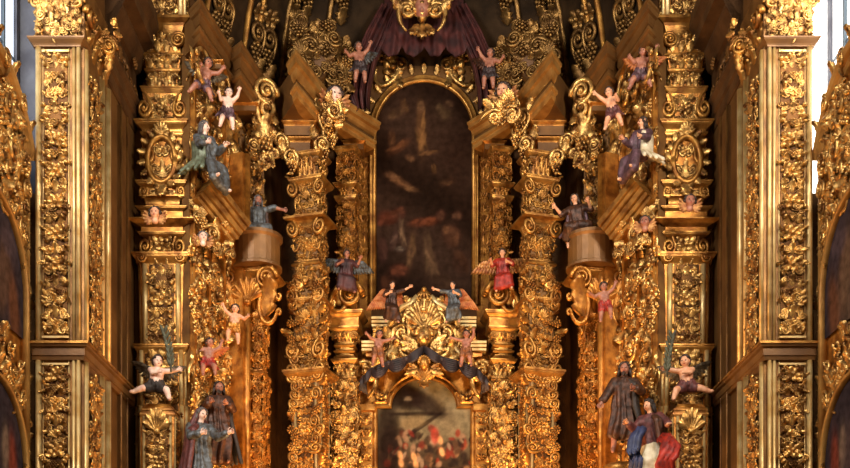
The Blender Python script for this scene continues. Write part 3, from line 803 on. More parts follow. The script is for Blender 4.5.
def canvas(root, fr, zs, hw, paint, name='canvas', nx=70, mat=None):
    """flat oil painting: rows zs (local heights) of half width hw(z); paint(x, z) -> linear rgb per point"""
    u = np.linspace(-1, 1, nx); zs = np.asarray(zs); H = np.array([hw(z) for z in zs])
    X = H[:, None] * u[None, :]; Z = np.repeat(zs[:, None], nx, 1)
    g = G(); g.rings(fr[0] + X[..., None] * fr[1] + Z[..., None] * fr[2], closed=False, smooth=False)
    o = g.build(name, mat or M['paint'], root)
    at_ = o.data.color_attributes.new('paint', 'FLOAT_COLOR', 'POINT')
    C = paint(X.ravel(), Z.ravel()); C = np.concatenate([np.clip(C, 0, 1), np.ones((len(C), 1))], 1)
    at_.data.foreach_set('color', C.astype(np.float32).ravel())
    return o

def blobs(base, items):
    """painter: base rgb plus brush strokes (x, z, rx, rz, angle, rgb, strength)"""
    def f(x, z):
        c = base(x, z) if callable(base) else np.repeat(np.array([base], float), len(x), 0)
        for (bx, bz, rx, rz, a, col, st) in items:
            dx, dz = x - bx, z - bz; ca, sa = math.cos(a), math.sin(a)
            p = ((dx * ca + dz * sa) / rx) ** 2 + ((-dx * sa + dz * ca) / rz) ** 2
            w = (st / (1 + np.minimum(p, 9) ** 4) * (p < 6))[:, None]
            c = c * (1 - w) + np.array(col)[None, :] * w
        return c
    return f

def side_altar():
    X = -9.25; yc = 24.7 - 1.74; R0 = 1.74; fr = frame((X, yc, 0), (1, 0, 0))
    root = thing('side_altarpiece', 'gilded side altarpiece wall with arched frames and curved top at left edge', 'altarpiece', (X, 23, 0), 'side altarpieces')
    # backing with the curved pediment on top
    g = G(); n = 14; pts = []
    struct_w = G(); struct_w.box((X - .5, 19, 0), (X - .26, 25.9, 13.2)); struct_w.box((X - .5, 25.62, 0), (-9.06, 25.9, 13.2)); struct(struct_w.build('trim_5', M['wall']))
    struct_w = G(); struct_w.box((.26 - X, 19, 0), (.5 - X, 25.9, 13.2)); struct_w.box((9.06, 25.62, 0), (.5 - X, 25.9, 13.2)); struct(struct_w.build('trim_6', M['wall']))
    def top(y):
        d = abs(y - yc); return 13.45 + 1.6 * max(0, 1 - (d / 2.2) ** 2) ** .8 + .15
    ys = np.linspace(yc - 2.15, yc + 2.15, 25)
    g.rings([[(X - .25, y, 0) for y in ys], [(X - .25, y, top(y)) for y in ys], [(X - .02, y, top(y)) for y in ys], [(X - .02, y, 0) for y in ys]], closed=False, smooth=False)
    g.build('back_panel', M['orange'], root)
    out = G(); rl = G()
    for zs in (10.33, 6.4):
        a = np.linspace(0, pi, 25); path = [(R0, zs - 3.4)] + [(R0 * math.cos(t), zs + R0 * math.sin(t)) for t in a] + [(-R0, zs - 3.4)]
        out.sweep(path, [(0, -.05), (0, .14), (.05, .18), (.10, .12), (.14, .08), (.14, -.05)], (np.array([X, yc, 0.]), fr[1], fr[2], fr[3]), smooth=True)
        # carved spandrel band
        rng = random.Random(int(zs))
        for t in np.linspace(.04, pi - .04, 30):
            for rr in (2.0, 2.35, 2.75):
                p = (rr * math.cos(t), zs + rr * math.sin(t))
                if abs(p[0]) > 2.05: continue
                rl.put(rng.choice((P_leaf, P_vol, P_ros, P_leaf)), fr, p[0], p[1], .36, .4, .32, t - pi / 2 + rng.uniform(-.6, .6), .02, rng.random() < .5)
    for sg in (-1, 1):
        out.tube([(X + .04, yc + sg * 1.98, 0), (X + .04, yc + sg * 1.98, 13.8)], .07, 8)
        relief(rl, frame((X, yc + sg * 2.1, 5), (1, 0, 0)), .28, 9.0, 3, .6)
    P = [(y, top(y)) for y in ys]
    out.sweep([(y - yc, z) for y, z in P], [(-.30, -.02), (-.28, .06), (-.2, .09), (-.14, .08), (-.11, .17), (-.02, .2), (.04, .2), (.05, -.1)], (np.array([X, yc, 0.]), fr[1], fr[2], fr[3]), flip=True)
    rl2 = G()
    for i, y in enumerate(np.linspace(yc - 1.9, yc + 1.9, 9)):
        rl2.put((P_leaf, P_vol)[i % 2], fr, y - yc, top(y) + .02, .34, .42, .4, 0, .1, y < yc)
    scatter(rl, frame((X, yc, 12.4), (1, 0, 0)), 3.7, 2.2, 110, .45, 6, .9)
    out.build('frame_moulding', M['ledge'], root); rl.build('foliage', M['relief'], root); rl2.build('crest', M['relief'], root)
    mirror(root, 'gilded side altarpiece wall with arched frames and curved top at right edge')
    dk = (.030, .022, .022)
    for side in (-1, 1):
        fr2 = frame((side * 9.21, yc, 0), (-side, 0, 0)); sx = 1 if side < 0 else -1
        for zs, lab, items in ((10.33, 'upper', [(1.2 * sx, 9.9, .3, .8, .2, (.12, .045, .02), .8), (.6 * sx, 10.5, .35, .9, -.2, (.10, .05, .028), .7), (.9 * sx, 11.3, .4, .3, 0, (.07, .045, .05), .7), (-.3, 10.2, .5, 1., 0, (.12, .07, .04), .6)]),
                               (6.4, 'lower', [(1.1 * sx, 6.4, .25, .7, .1, (.20, .04, .02), .8), (.7 * sx, 6.7, .2, .5, 0, (.22, .14, .09), .7), (-.2, 6.3, .5, .9, 0, (.10, .06, .05), .6)])):
            t = thing('painting', f"dark arched painting in the {lab} frame of the {'left' if side < 0 else 'right'} side altarpiece", 'painting', (side * 9.25, yc, zs - 1.5), 'side altarpiece paintings')
            hw = lambda z, zs=zs: R0 + .02 if z < zs else math.sqrt(max(1e-4, (R0 + .02) ** 2 - (z - zs) ** 2))
            canvas(t, fr2, np.concatenate([np.linspace(zs - (0.9 if zs > 9 else 3), zs, 20), zs + np.linspace(0, 1, 26)[1:] ** .8 * R0]), hw, blobs((.035, .024, .026), items), nx=40)
        # tall window beyond the altarpiece
    for i, s_ in enumerate((-1, 1)):
        g = G(); x0 = s_ * 9.62
        g.box((min(s_ * 9.06, s_ * 9.62), 25.62, 13.2), (max(s_ * 9.06, s_ * 9.62), 25.9, 22))
        struct(g.build('trim_%d' % (i + 1), M['stone'])) if s_ < 0 else None
        g = G(); g.box((min(x0, s_ * 9.9), 19, 11), (max(x0, s_ * 9.9), 25.7, 12.3)); g.box((min(x0, s_ * 9.9), 25.4 if s_ < 0 else 25.5, 11), (max(x0, s_ * 9.9), 25.7, 22)); struct(g.build('trim_%d' % (i + 3), M['stone']))
        g = G(); g.box((min(s_ * 9.7, s_ * 9.75), 19, 12.3), (max(s_ * 9.7, s_ * 9.75), 25.6, 22))
        if s_ > 0: g.box((9.06, 25.66, 12.3), (9.75, 25.72, 22))  # added glowing slab: the window's glare over the reveal built as glass
        w = struct(g.build('window_%d' % (i + 1), M['glass_l'] if s_ < 0 else M['glass_r']))
        g = G()
        for yy in (20.5, 21.9, 23.3, 24.63): g.box((min(s_ * 9.62, s_ * 9.7), yy, 12.3), (max(s_ * 9.62, s_ * 9.7), yy + .09, 22))
        for zz in (14.2, 16.2, 18.2, 20.2): g.box((min(s_ * 9.66, s_ * 9.7), 19, zz), (max(s_ * 9.66, s_ * 9.7), 25.6, zz + .05))
        o = g.build('window_bars', M['bar'], w)
M['glass_l'] = emit_mat('daylit_glass_cool', srgb(225, 236, 248), 1.2)
M['glass_r'] = emit_mat('daylit_glass_bright', srgb(255, 255, 252), 2.2)
side_altar()
# ------------------------------------------------------------------ estipite columns at the front of the altarpiece
LR = lambda s: s.replace('left', 'right')
def estipite():
    Y = 29.2; cx = Xl(160, Y); cy = 29.85
    root = thing('estipite_column', 'tall gilded estipite column of stacked tapering blocks on the left, cherub on its ledge', 'column', (cx, cy, 0), 'outer estipite columns')
    S = Stack(root, cx, cy, Y, .8, 0, 11)
    S.block(752, 405, 24, 24, 'panel', .5, .9)
    S.block(405, 349, 23, 23, 'panel', .5, .8).mould(352, 343, 24, 27)
    S.block(343, 262, 20, 22, 'panel', .7, .8, 1, .62)
    S.mould(263, 251, 22, 28, 'ogee').volutes(256, 24, 6)
    S.block(251, 232, 19, 16, 'one', .8)
    S.mould(236, 229, 17, 23).block(229, 223, 21, 21).mould(224, 218, 21, 32, 'flat')
    S.block(218, 208, 21, 21).mould(209, 204, 21, 25)
    S.block(204, 197, 17, 17).mould(199, 192, 17, 22, 'cove').block(192, 184, 20, 20, 'one', .4).mould(186, 178, 20, 25)
    S.block(178, 134, 15, 20, 'one', .5)
    S.mould(135, 128, 18, 21).mould(127, 117, 20, 26)
    S.block(117, 89, 13, 20, 'wild', .6).mould(90, 82, 17, 21, 'flat')
    S.block(82, 66, 14, 15, 'leaf').mould(68, 63, 15, 18)
    S.block(63, 50, 16, 19, 'leaf').mould(52, 47, 18, 22, 'torus')
    S.block(47, 30, 18, 20, 'leaf').volutes(37, 21, 8, 1.1)
    S.mould(30, 14, 20, 28, 'cove')
    S.block(14, -45, 22, 22, 'panel', .6)
    # oval wreath
    f = S.face(0, Zp(157, Y), S.m(19) * .8); k = k_(Y)
    a = np.linspace(0, 2 * pi, 33)
    S.vo.tube([f[0] + f[1] * math.cos(t) * 14 * k + f[2] * math.sin(t) * 23 * k + f[3] * .1 for t in a], .085, 7, f[3])
    for t in a[:-1:2]: S.re.put(P_leaf, f, math.cos(t) * 13.5 * k, math.sin(t) * 22 * k, .26, .34, .28, t - pi / 2 + .5, .1)
    S.re.put(P_shell, f, 0, 24 * k, .4, .4, .4, 0, .1); S.re.put(P_leaf, f, 0, -23 * k, .42, .5, .5, pi, .1)
    # consoles
    for (py, hw, sz) in ((104, 19, .5), (150, 17, .55), (188, 20, .35), (243, 18, .5)):
        f = S.face(0, Zp(py, Y), S.m(hw) * .75)
        for fl in (False, True): S.vo.put(P_vol, f, (-1 if fl else 1) * S.m(hw) * .95, 0, sz * .7, sz, sz * .8, pi, 0, fl)
    S.done('orange', 'gold', 'relief', 'gold')
    mirror(root, 'tall gilded estipite column of stacked tapering blocks on the right, cherub on its ledge')
    # projecting block that carries the seated cherub
    root = thing('pedestal', 'gilded scrolled pedestal block in front of left estipite column, under winged cherub', 'pedestal', (Xl(157, 28.7), 28.9, 0), 'cherub pedestals')
    S = Stack(root, Xl(157, 28.7), 29.0, 28.7, .6, 0, 23)
    S.block(760, 416, 15, 17, 'panel', .7, .9, 1, .74).mould(418, 408, 16, 18, 'torus').block(410, 403, 17, 12)
    S.re.put(P_shell, S.face(0, Zp(432, 28.7), S.m(17) * .6), 0, 0, .6, .7, .6)
    S.done('orange', 'gold')
    mirror(root, 'gilded scrolled pedestal block in front of right estipite column, under winged cherub')
estipite()

def niche_panel():
    P0 = np.array([-6.4, 29.35]); P1 = np.array([-5.55, 31.5]); d = P1 - P0; L = np.linalg.norm(d); d /= L; n = (d[1], -d[0], 0)
    mid = (P0 + P1) / 2; fr = frame((mid[0], mid[1], 0), n)
    root = thing('carved_panel', 'angled wall panel of dense gilded foliage beside left estipite column, behind statues', 'panel', (mid[0], mid[1], 0), 'angled foliage panels')
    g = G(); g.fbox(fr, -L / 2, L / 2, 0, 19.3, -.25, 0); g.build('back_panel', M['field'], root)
    g = G()
    for u in (-.46, -.15, .18, .46): g.fbox(fr, u * L - .05, u * L + .05, 0, 18.5, 0, .14)
    g.build('upright_strip', M['orange'], root)
    g = G(); f2 = frame(fr[0] + np.array([0, 0, 4.0]), n); relief(g, f2, L * .9, 6.6, 31, .45, .45, 2); scatter(g, f2, L, 6.8, 170, .42, 31, .9); g.build('lower_foliage', M['relief'], root)
    g = G(); f2 = frame(fr[0] + np.array([0, 0, 10.6]), n); relief(g, f2, L * .9, 7.6, 35, .45, .45, 2); scatter(g, f2, L, 7.8, 190, .42, 37, .9); g.build('upper_foliage', M['relief'], root)
    # slim edge pilaster next to the column
    g = G(); g.fbox(fr, L / 2 - .42, L / 2 - .06, 0, 16.8, -.1, .52); g.tube([fr[0] + fr[1] * (L / 2 - .2) + fr[3] * .54 + fr[2] * z for z in (0, 16.8)], .1, 8); g.build('edge_pilaster', M['orange'], root)
    mirror(root, 'angled wall panel of dense gilded foliage beside right estipite column, behind statues')
    # slanting bracket ledge under the upper saint
    root = thing('bracket', 'striped slanting ledge under the seated saint on the left foliage panel', 'bracket', (-5.9, 30.2, Zp(235, 30)), 'slanting bracket ledges')
    fr2 = frame(at(213, 222, 29.7), (.75, -.66, .0))
    g = G()
    for i, (o, h) in enumerate(((0, .1), (.13, .12), (.28, .16), (.46, .12), (.6, .16))):
        f = (fr2[0], nrm(fr2[1] * .8 - fr2[2] * .55), nrm(fr2[2] * .8 + fr2[1] * .55), fr2[3])
        g.fbox(f, -.75, .75, o, o + h, -.6, .1 + .07 * i)
    g.build('ledge', M['gold'], root)
    g = G(); scatter(g, (fr2[0] - fr2[2] * .75, fr2[1], fr2[2], fr2[3]), 1.3, .8, 26, .36, 5); g.build('foliage', M['relief'], root)
    mirror(root, 'striped slanting ledge under the seated angel on the right foliage panel')
niche_panel()

def inner_column():
    Y = 31.2; cx = Xl(252, Y); cy = 31.65
    root = thing('column', 'slender gilded foliage column left of the altar, wide console at top under dark drum', 'column', (cx, cy, 0), 'slender foliage columns')
    S = Stack(root, cx, cy, Y, .9, -.15, 41, .5)
    S.block(730, 440, 11, 11, 'wild', .8, .8).mould(442, 436, 11, 13, 'torus')
    S.block(436, 372, 10.5, 11.5, 'wild', .8, .8).mould(375, 368, 11, 14, 'torus').block(368, 318, 10, 11, 'wild', .8, .8).mould(320, 312, 11, 14)
    S.block(312, 278, 11, 18, 'leaf').mould(280, 270, 18, 25)
    f = S.face(0, Zp(288, Y), S.m(18) * .9)
    for fl in (False, True):
        S.vo.put(P_leaf, f, (-1 if fl else 1) * .45, -.9, .8, 1.3, .8, -.25, .1, fl); S.vo.put(P_spiral, f, (-1 if fl else 1) * .55, .2, .62, .7, .8, 0, .05, fl)
        S.vo.put(P_csc, f, (-1 if fl else 1) * .62, -.6, .5, .7, .6, 0, .1, fl)
    S.vo.put(P_shell, f, 0, -.5, .8, .8, .8, 0, .1)
    S.done('orange', 'orange', 'orange', 'orange')
    mirror(root, 'slender gilded foliage column right of the altar, wide console at top under dark drum')
    root = thing('drum', 'plain dark brown drum block under the bust on the left foliage column', 'block', (cx, cy, Zp(272, Y)), 'dark drum blocks')
    g = G(); a = np.linspace(-pi, 0, 15); c0 = at(258, 270, 31.0)
    for (r, z0, z1) in ((.60, -.25, -.15), (.56, -.15, .62), (.62, .62, .74)):
        pass
    prof = [(.50, 0), (.72, .03), (.72, .10), (.66, .14), (.66, .84), (.74, .9), (.74, .99), (.5, 1.03)]
    th = np.linspace(0, 2 * pi, 25)[:-1]
    g.rings([[(cx + .14 + r * math.cos(t), cy - .35 + r * math.sin(t), Zp(270, Y) + z) for t in th] for r, z in prof], smooth=False)
    g.build('block', M['brown'], root)
    mirror(root, 'plain dark brown drum block under the bust on the right foliage column')
    # pilaster strips above, behind the bust
    root = thing('pilaster', 'narrow pilaster strip with hanging carved pendants, above the left foliage column', 'pilaster', (-5.35, 32.0, Zp(250, 32)), 'upper pendant pilasters')
    fr = frame((Xl(249, 31.9), 32.0, Zp(250, 31.9)), (.45, -.9, 0))
    g = G(); g.fbox(fr, -.62, .45, 0, 4.9, -.5, 0); g.fbox(fr, -.60, -.38, 0, 4.9, 0, .12); g.fbox(fr, -.33, -.22, 0, 4.9, 0, .08); g.build('strip', M['field'], root)
    g = G(); f2 = (fr[0] + fr[1] * .12, fr[1], fr[2], fr[3]); relief(g, f2, .6, 4.9, 51, 1, .9, 2); g.build('pendant', M['relief'], root)
    mirror(root, 'narrow pilaster strip with hanging carved pendants, above the right foliage column')
inner_column()

def centroid(P): return np.mean(np.asarray(P), 0)
def ent_block(label, poly, zb, zt, vis, group, steps=(.78, .56), dz=.45, out=.2, pale=True):
    """projecting entablature block seen from below; vis = indices of the polygon corners along the visible edge"""
    c = centroid(poly); root = thing('entablature_block', label, 'cornice', (c[0], c[1], zb), group)
    g = G(); g.prism(poly, zb, zt)
    z = zb
    for s_ in steps:
        h = .62 * s_; g.box((c[0] - h, c[1] - h, z - dz), (c[0] + h, c[1] + h, z + .01)); z -= dz
    g.build('block', M['brown'], root)
    path = [poly[i] for i in vis]; a_, b_ = np.array(poly[vis[0] - 1]), np.array(path[0]); path = [tuple(b_ + (a_ - b_) / np.linalg.norm(a_ - b_) * .22)] + path
    h = zt - zb; o = out
    g = G(); g.sweep(path, [(-.3, zb - .02), (.03, zb - .02), (.06, zb + h * .04), (.06, zb + h * .14), (.13, zb + h * .18), (.13, zb + h * .27), (-.3, zb + h * .27)]); g.build('architrave', M['ledge' if pale else 'brown'], root)
    g = G(); g.sweep(path, [(-.3, zt - h * .5), (.02, zt - h * .5), (o * .3, zt - h * .44), (o * .45, zt - h * .34), (o * .5, zt - h * .30), (o * .85, zt - h * .27), (o * .9, zt - h * .12), (o * 1.05, zt - h * .08), (o * 1.05, zt), (-.3, zt)]); g.build('cornice', M['ledge' if pale else 'brown'], root)
    z = zb; g = G()
    for s_ in steps:
        h = .62 * s_; q = [(c[0] - h, c[1] + h), (c[0] - h, c[1] - h), (c[0] + h, c[1] - h), (c[0] + h, c[1] + h)]
        g.sweep(q, mprof(z - dz * .35, z - dz * .02, .08)); z -= dz
    if g.n: g.build('lower_moulding', M['orange'], root)
    return root

def entabs():
    zt, zb = 19.4, 18.35
    r = ent_block('brown gilded cornice block seen from below, above the left foliage column', [(-5.8, 31.0), (-5.2, 30.35), (-4.8, 32.2), (-5.4, 32.9)], zb, zt, (1, 2), 'cornice blocks over foliage columns', (.66,), .22, .2, False)
    g = G(); f = frame(at(264, 95, 31.6), (.5, -.85, 0)); g.put(P_spiral, f, 0, 0, .75, .85, 1.0); g.put(P_vol, f, .02, -.45, .6, .7, .8, 0, 0, True); g.put(P_leaf, f, 0, -1.5, .6, 1.0, .7, 0); g.put(P_bunch, f, 0, -1.6, .5, .7, .6)
    scatter(g, (f[0] - f[2] * 2.6, f[1], f[2], f[3]), .7, 2.4, 24, .34, 3); g.build('scroll_console', M['relief'], r)
    mirror(r, 'brown gilded cornice block seen from below, above the right foliage column')
    r = ent_block('brown gilded cornice run seen from below, above the left foliage panel', [(-6.5, 29.2), (-5.95, 28.5), (-5.55, 30.6), (-6.0, 31.2)], zb + .2, zt, (1, 2), 'cornice runs over foliage panels', (.7,), .2, .2, False)
    g = G(); f = frame((-5.9, 29.6, 17.6), (.95, -.3, 0)); scatter(g, f, 2.0, .8, 24, .4, 9)
    for i in range(3): g.put(P_csc, f, -.7 + i * .6, .5, .55, .6, .6, 0, .1, i % 2 == 0)
    g.build('foliage', M['relief'], r)
    mirror(r, 'brown gilded cornice run seen from below, above the right foliage panel')
    r = ent_block('large corner-turned brown cornice block above the left leafy estipite, cherub head at its side', [(-4.55, 32.75), (-3.66, 30.95), (-3.05, 32.75), (-3.7, 34.2)], zb, zt, (1, 2), 'large turned cornice blocks', (.74, .5), .42, .24)
    g = G()
    for px, py, Y in ((326, 118, 32.3), (330, 132, 32.5), (322, 145, 32.3), (280, 142, 32.3), (290, 158, 32.0), (283, 128, 32.6)):
        f = frame(at(px, py, Y), (.3, -.95, 0)); g.put(P_vol, f, 0, 0, .45, .5, .5, 0, 0, px > 300); g.put(P_bunch, f, .05, -.3, .4, .5, .5); g.put(P_leaf, f, -.1, .1, .4, .5, .5, .6)
    g.build('foliage', M['relief'], r)
    mirror(r, 'large corner-turned brown cornice block above the right leafy estipite, cherub head at its side')
    r = ent_block('bright gilded cornice block touching the left edge of the big painting', [(-3.0, 34.4), (-2.62, 33.2), (-1.62, 34.5), (-1.7, 35.2)], zb + .3, zt, (1, 2), 'cornice blocks beside the big painting', (.5,), .25, .3)
    mirror(r, 'bright gilded cornice block touching the right edge of the big painting')
entabs()

def inner_estipite():
    Y = 31.9; cx = Xl(309, Y); cy = 32.45
    root = thing('estipite_column', 'massive leafy gilded estipite left of the big painting, shelf plates at mid height', 'column', (cx, cy, 0), 'inner leafy estipites')
    S = Stack(root, cx, cy, Y, .9, -.3, 61)
    S.block(705, 376, 13, 15, 'panel', .8, .8, 1.6, .7).mould(380, 368, 14, 22, 'ogee')
    S.block(370, 300, 11, 15, 'wild', .9, .8, 1.3).mould(303, 296, 14, 18)
    S.block(298, 262, 12, 14, 'wild', .8, .9).mould(264, 257, 13, 16, 'torus').block(258, 222, 11, 12, 'wild', .8)
    S.mould(226, 214, 12, 21, 'cove').block(214, 178, 10, 12, 'wild', .8).mould(183, 174, 12, 18)
    S.block(176, 152, 11, 13, 'leaf').mould(156, 148, 12, 16).volutes(160, 13, 4)
    for (py, sz) in ((365, .5), (290, .5), (222, .5), (345, .55), (182, .45)):
        f = S.face(0, Zp(py, Y), S.m(13))
        for fl in (False, True): S.vo.put(P_vol, f, (-1 if fl else 1) * S.m(15), -.1, sz * .7, sz, sz * .8, pi * .9, 0, fl)
    # wide leaves hanging off the flanks
    rng = random.Random(5); f = S.face(0, 0, S.m(10))
    for py in range(285, 470, 9):
        for fl in (False, True): S.re.put(rng.choice((P_leaf, P_vol, P_bunch)), f, (-1 if fl else 1) * S.m(rng.uniform(10, 15)), Zp(py, Y), .3, .4, .35, rng.uniform(-1.6, .3), .1, fl)
    S.done('field', 'gold', 'gold', 'gold', 'pale')
    mirror(root, 'massive leafy gilded estipite right of the big painting, shelf plates at mid height')

    # small columns beside the big painting
    Y = 33.8; cx = Xl(347, Y); cy = 34.1
    root = thing('column', 'thin gilded column along the left side of the big upper painting', 'column', (cx, cy, Zp(318, Y)), 'thin columns beside the big painting')
    S = Stack(root, cx, cy, Y, .9, -.2, 71, .5)
    S.block(318, 200, 7, 8, 'wild', .7, .8).mould(203, 195, 8, 11).block(196, 186, 7, 8, 'leaf').mould(188, 182, 8, 12).block(183, 150, 7, 9, 'wild', .6).mould(153, 146, 9, 12)
    S.done('field', 'gold', 'orange'); mirror(root, 'thin gilded column along the right side of the big upper painting')
    # framing strip between that column and the painting
    root = thing('wall_strip', 'plain orange gilded panel strip along the left edge of the big painting', 'panel', (Xl(364, 35), 35, 9), 'painting side strips')
    g = G(); g.box((Xl(356, 35), 35.05, 9), (Xl(371, 35), 35.4, 19.4)); g.build('panel', M['orange'], root)
    g = G(); relief(g, frame((Xl(364, 35), 35.05, Zp(255, 35)), FRONT), .36, 4.6, 73, .6, 1.2); g.build('foliage', M['orange'], root)
    mirror(root, 'plain orange gilded panel strip along the right edge of the big painting')
    # lower columns
    Y = 33.2; cx = Xl(345, Y); cy = 33.6
    root = thing('column', 'short gilded column with banded capital on the left of the lower painting', 'column', (cx, cy, 0), 'columns beside the lower painting')
    S = Stack(root, cx, cy, Y, .9, -.1, 81, .5)
    S.block(700, 378, 11, 11, 'wild', .8, .8).mould(381, 376, 11, 13, 'torus').block(376, 362, 9, 10, 'leaf').mould(364, 358, 10, 13)
    for a in (358, 352, 346): S.mould(a, a - 5, 8.5, 11, 'torus')
    S.block(358, 338, 8.5, 9).block(341, 330, 8, 12, 'leaf').mould(332, 326, 12, 15)
    S.volutes(335, 12, 4)
    S.done('gold', 'gold', 'relief'); mirror(root, 'short gilded column with banded capital on the right of the lower painting')
    root = thing('scroll_pediment', 'bright gilded scroll pediment on the left lower column, angel sitting on it', 'pediment', (cx, cy, Zp(330, Y)), 'scroll pediments')
    S = Stack(root, cx, cy, Y, .9, -.1, 83)
    S.block(328, 316, 15, 15).mould(319, 311, 15, 19)
    f = S.face(0, Zp(310, Y), S.m(12)); k = k_(Y)
    S.vo.put(P_spiral, f, 8 * k, 12 * k, 24 * k, 24 * k, .8, .3, .15); S.vo.put(P_csc, f, -6 * k, 8 * k, .5, .45, .5, .5, .12, False)
    P = [f[0] + f[1] * x * k + f[2] * z * k + f[3] * .16 for x, z in ((-15, -4), (-14, 6), (-10, 15), (-3, 22), (6, 26), (15, 23), (20, 15))]
    for o in (-.28, -.1, .08): S.vo.tube([p + f[3] * o + np.array([0, 0, -.08 * abs(o)]) for p in P], .10, 7)
    for i in range(5): S.re.put(P_leaf, f, (-14 + i * 5) * k, (1 + i) * k, .35, .5, .4, .5 - i * .2, .1)
    g = G(); S.core.fbox(f, -14 * k, 13 * k, -.05, 12 * k, -.6, -.02)
    S.done('orange', 'gold', 'relief', 'gold'); mirror(root, 'bright gilded scroll pediment on the right lower column, angel sitting on it')
inner_estipite()

# ------------------------------------------------------------------ the centre: two paintings
def centre():
    Y = 35.0; R0 = 1.58; zs = Zp(82, Y) - R0; zb = Zp(305, Y); fr = frame((0, Y, 0), FRONT)
    root = thing('painting', 'tall dark painting with arched top high in the centre of the altarpiece', 'painting', (0, Y, zb))
    br = (.030, .0145, .009)
    X = lambda px: (px - 424) * k_(Y); Z = lambda py: Zp(py, Y)
    it = []; prng = random.Random(4)
    for px, py, rx, ry, an, c in ((421, 128, 3.5, 20, .03, (.26, .13, .05)), (421, 106, 3, 4, 0, (.26, .14, .07)), (397, 113, 9, 4, .5, (.12, .065, .034)), (404, 106, 3, 6, .3, (.12, .06, .03)), (443, 112, 8, 6, -.5, (.10, .06, .033)), (449, 104, 4, 3, 0, (.11, .06, .035)),
          (399, 147, 10, 3.5, .6, (.16, .065, .03)), (392, 139, 3, 7, 0, (.11, .05, .025)), (428, 153, 8, 1.6, .1, (.18, .09, .04)), (410, 158, 4, 2.5, -.5, (.2, .10, .05)), (400, 182, 12, 3, -.5, (.23, .11, .05)), (392, 176, 5, 2.5, -.3, (.2, .10, .05)), (411, 189, 6, 2, -.2, (.2, .1, .045)), (434, 169, 2, 4, .1, (.14, .07, .03)), (448, 182, 7, 3, .3, (.08, .04, .022)),
          (386, 218, 8, 6, 0, (.14, .04, .022)), (398, 214, 6, 5, .3, (.13, .045, .025)), (424, 222, 12, 3.5, .12, (.22, .065, .03)), (441, 215, 4, 4, .3, (.12, .05, .03)), (402, 232, 2, 12, .15, (.22, .13, .075)), (394, 240, 3, 8, -.3, (.13, .07, .05)), (400, 249, 4, 2, 0, (.2, .14, .1)), (411, 252, 3, 16, -.15, (.19, .10, .05)), (428, 256, 4, 20, .1, (.15, .085, .045)), (433, 262, 3, 14, .25, (.18, .10, .055)),
          (452, 236, 7, 9, 0, (.15, .065, .035)), (457, 216, 4, 4, 0, (.13, .06, .035)), (446, 230, 3, 4, 0, (.2, .09, .045)), (399, 270, 7, 5, 0, (.17, .055, .03)), (388, 284, 6, 8, 0, (.09, .035, .02)), (460, 262, 6, 10, .2, (.08, .035, .02)), (440, 285, 10, 8, 0, (.075, .04, .025)), (383, 250, 4, 10, 0, (.09, .04, .03))):
        
            it.append((X(px), Z(py), rx * k_(Y) * 1.25, ry * k_(Y) * 1.25, an, (c[0] * .42, c[1] * .36, c[2] * .36), .6))
            for q in range(8):
                u, v = prng.uniform(-.8, .8) * rx, prng.uniform(-.8, .8) * ry; ca, sa = math.cos(an), math.sin(an); m_ = prng.uniform(.35, .85)
                it.append((X(px) + (u * ca - v * sa) * k_(Y), Z(py) + (u * sa + v * ca) * k_(Y), rx * k_(Y) * prng.uniform(.25, .6), ry * k_(Y) * prng.uniform(.25, .6), an + prng.uniform(-.5, .5), (c[0] * m_, c[1] * m_ * .9, c[2] * m_ * .8), .55))
    hw = lambda z: R0 + .01 if z < zs else math.sqrt(max(1e-4, (R0 + .01) ** 2 - (z - zs) ** 2))
    canvas(root, fr, np.concatenate([np.linspace(zb, zs, 130), zs + R0 * np.sin(np.linspace(0, pi / 2, 36)[1:])]), hw, blobs(lambda x, z: np.array(br)[None, :] * (.8 + .35 * np.sin(z * 1.7 + x))[:, None], it), nx=110)
    a = np.linspace(0, pi, 31); path = [(R0, zb)] + [(R0 * math.cos(t), zs + R0 * math.sin(t)) for t in a] + [(-R0, zb)]
    g = G(); g.sweep(path, [(-.03, -.05), (-.03, .05), (.02, .10), (.07, .09), (.10, .05), (.16, .12), (.19, .10), (.19, -.05)], fr, smooth=True); g.build('frame', M['gold'], root)
    # wall behind with arched relief band above the painting
    root = thing('arch_panel', 'gilded arched panel with leaf clusters directly above the tall central painting', 'panel', (0, Y + .2, zs))
    g = G(); a2 = np.linspace(0, pi, 25); z1 = Zp(50, Y)
    ro = [(max(-1.75, min(1.75, 2.6 * math.cos(t))), min(z1, zs + 2.6 * math.sin(t))) for t in a2]; ri = [((R0 + .18) * math.cos(t), zs + (R0 + .18) * math.sin(t)) for t in a2]
    for yy in (Y + .0,): g.rings([[(x, Y + .25, z) for x, z in ri], [(x, Y + .02, z) for x, z in ri], [(x, Y + .02, z) for x, z in ro], [(x, Y + .25, z) for x, z in ro]], closed=False, smooth=False)
    g.build('panel', M['brown'], root)
    g = G()
    for t in a[3:-3:2]:
        g.put(P_leaf, fr, 1.84 * math.cos(t), zs + 1.84 * math.sin(t), .28, .34, .3, t - pi / 2, 0)
    g.build('arch_leaves', M['relief'], root)
    for sg in (False, True):
        x = -1.0 if sg else 1.0; g = G()
        g.put(P_ros, fr, x, Zp(68, Y), .7, .7, .6, 0, 0); g.put(P_csc, fr, x * 1.2, Zp(72, Y), .6, .7, .5, .6, 0, sg); g.put(P_leaf, fr, x, Zp(64, Y), .5, .6, .5, -.5, 0, sg); g.put(P_vol, fr, x * .75, Zp(66, Y), .4, .45, .45, .4, 0, sg); g.put(P_leaf, fr, x, Zp(70, Y), .5, .8, .5, pi - .4, 0, sg); g.build('leaf_cluster', M['relief'], root)

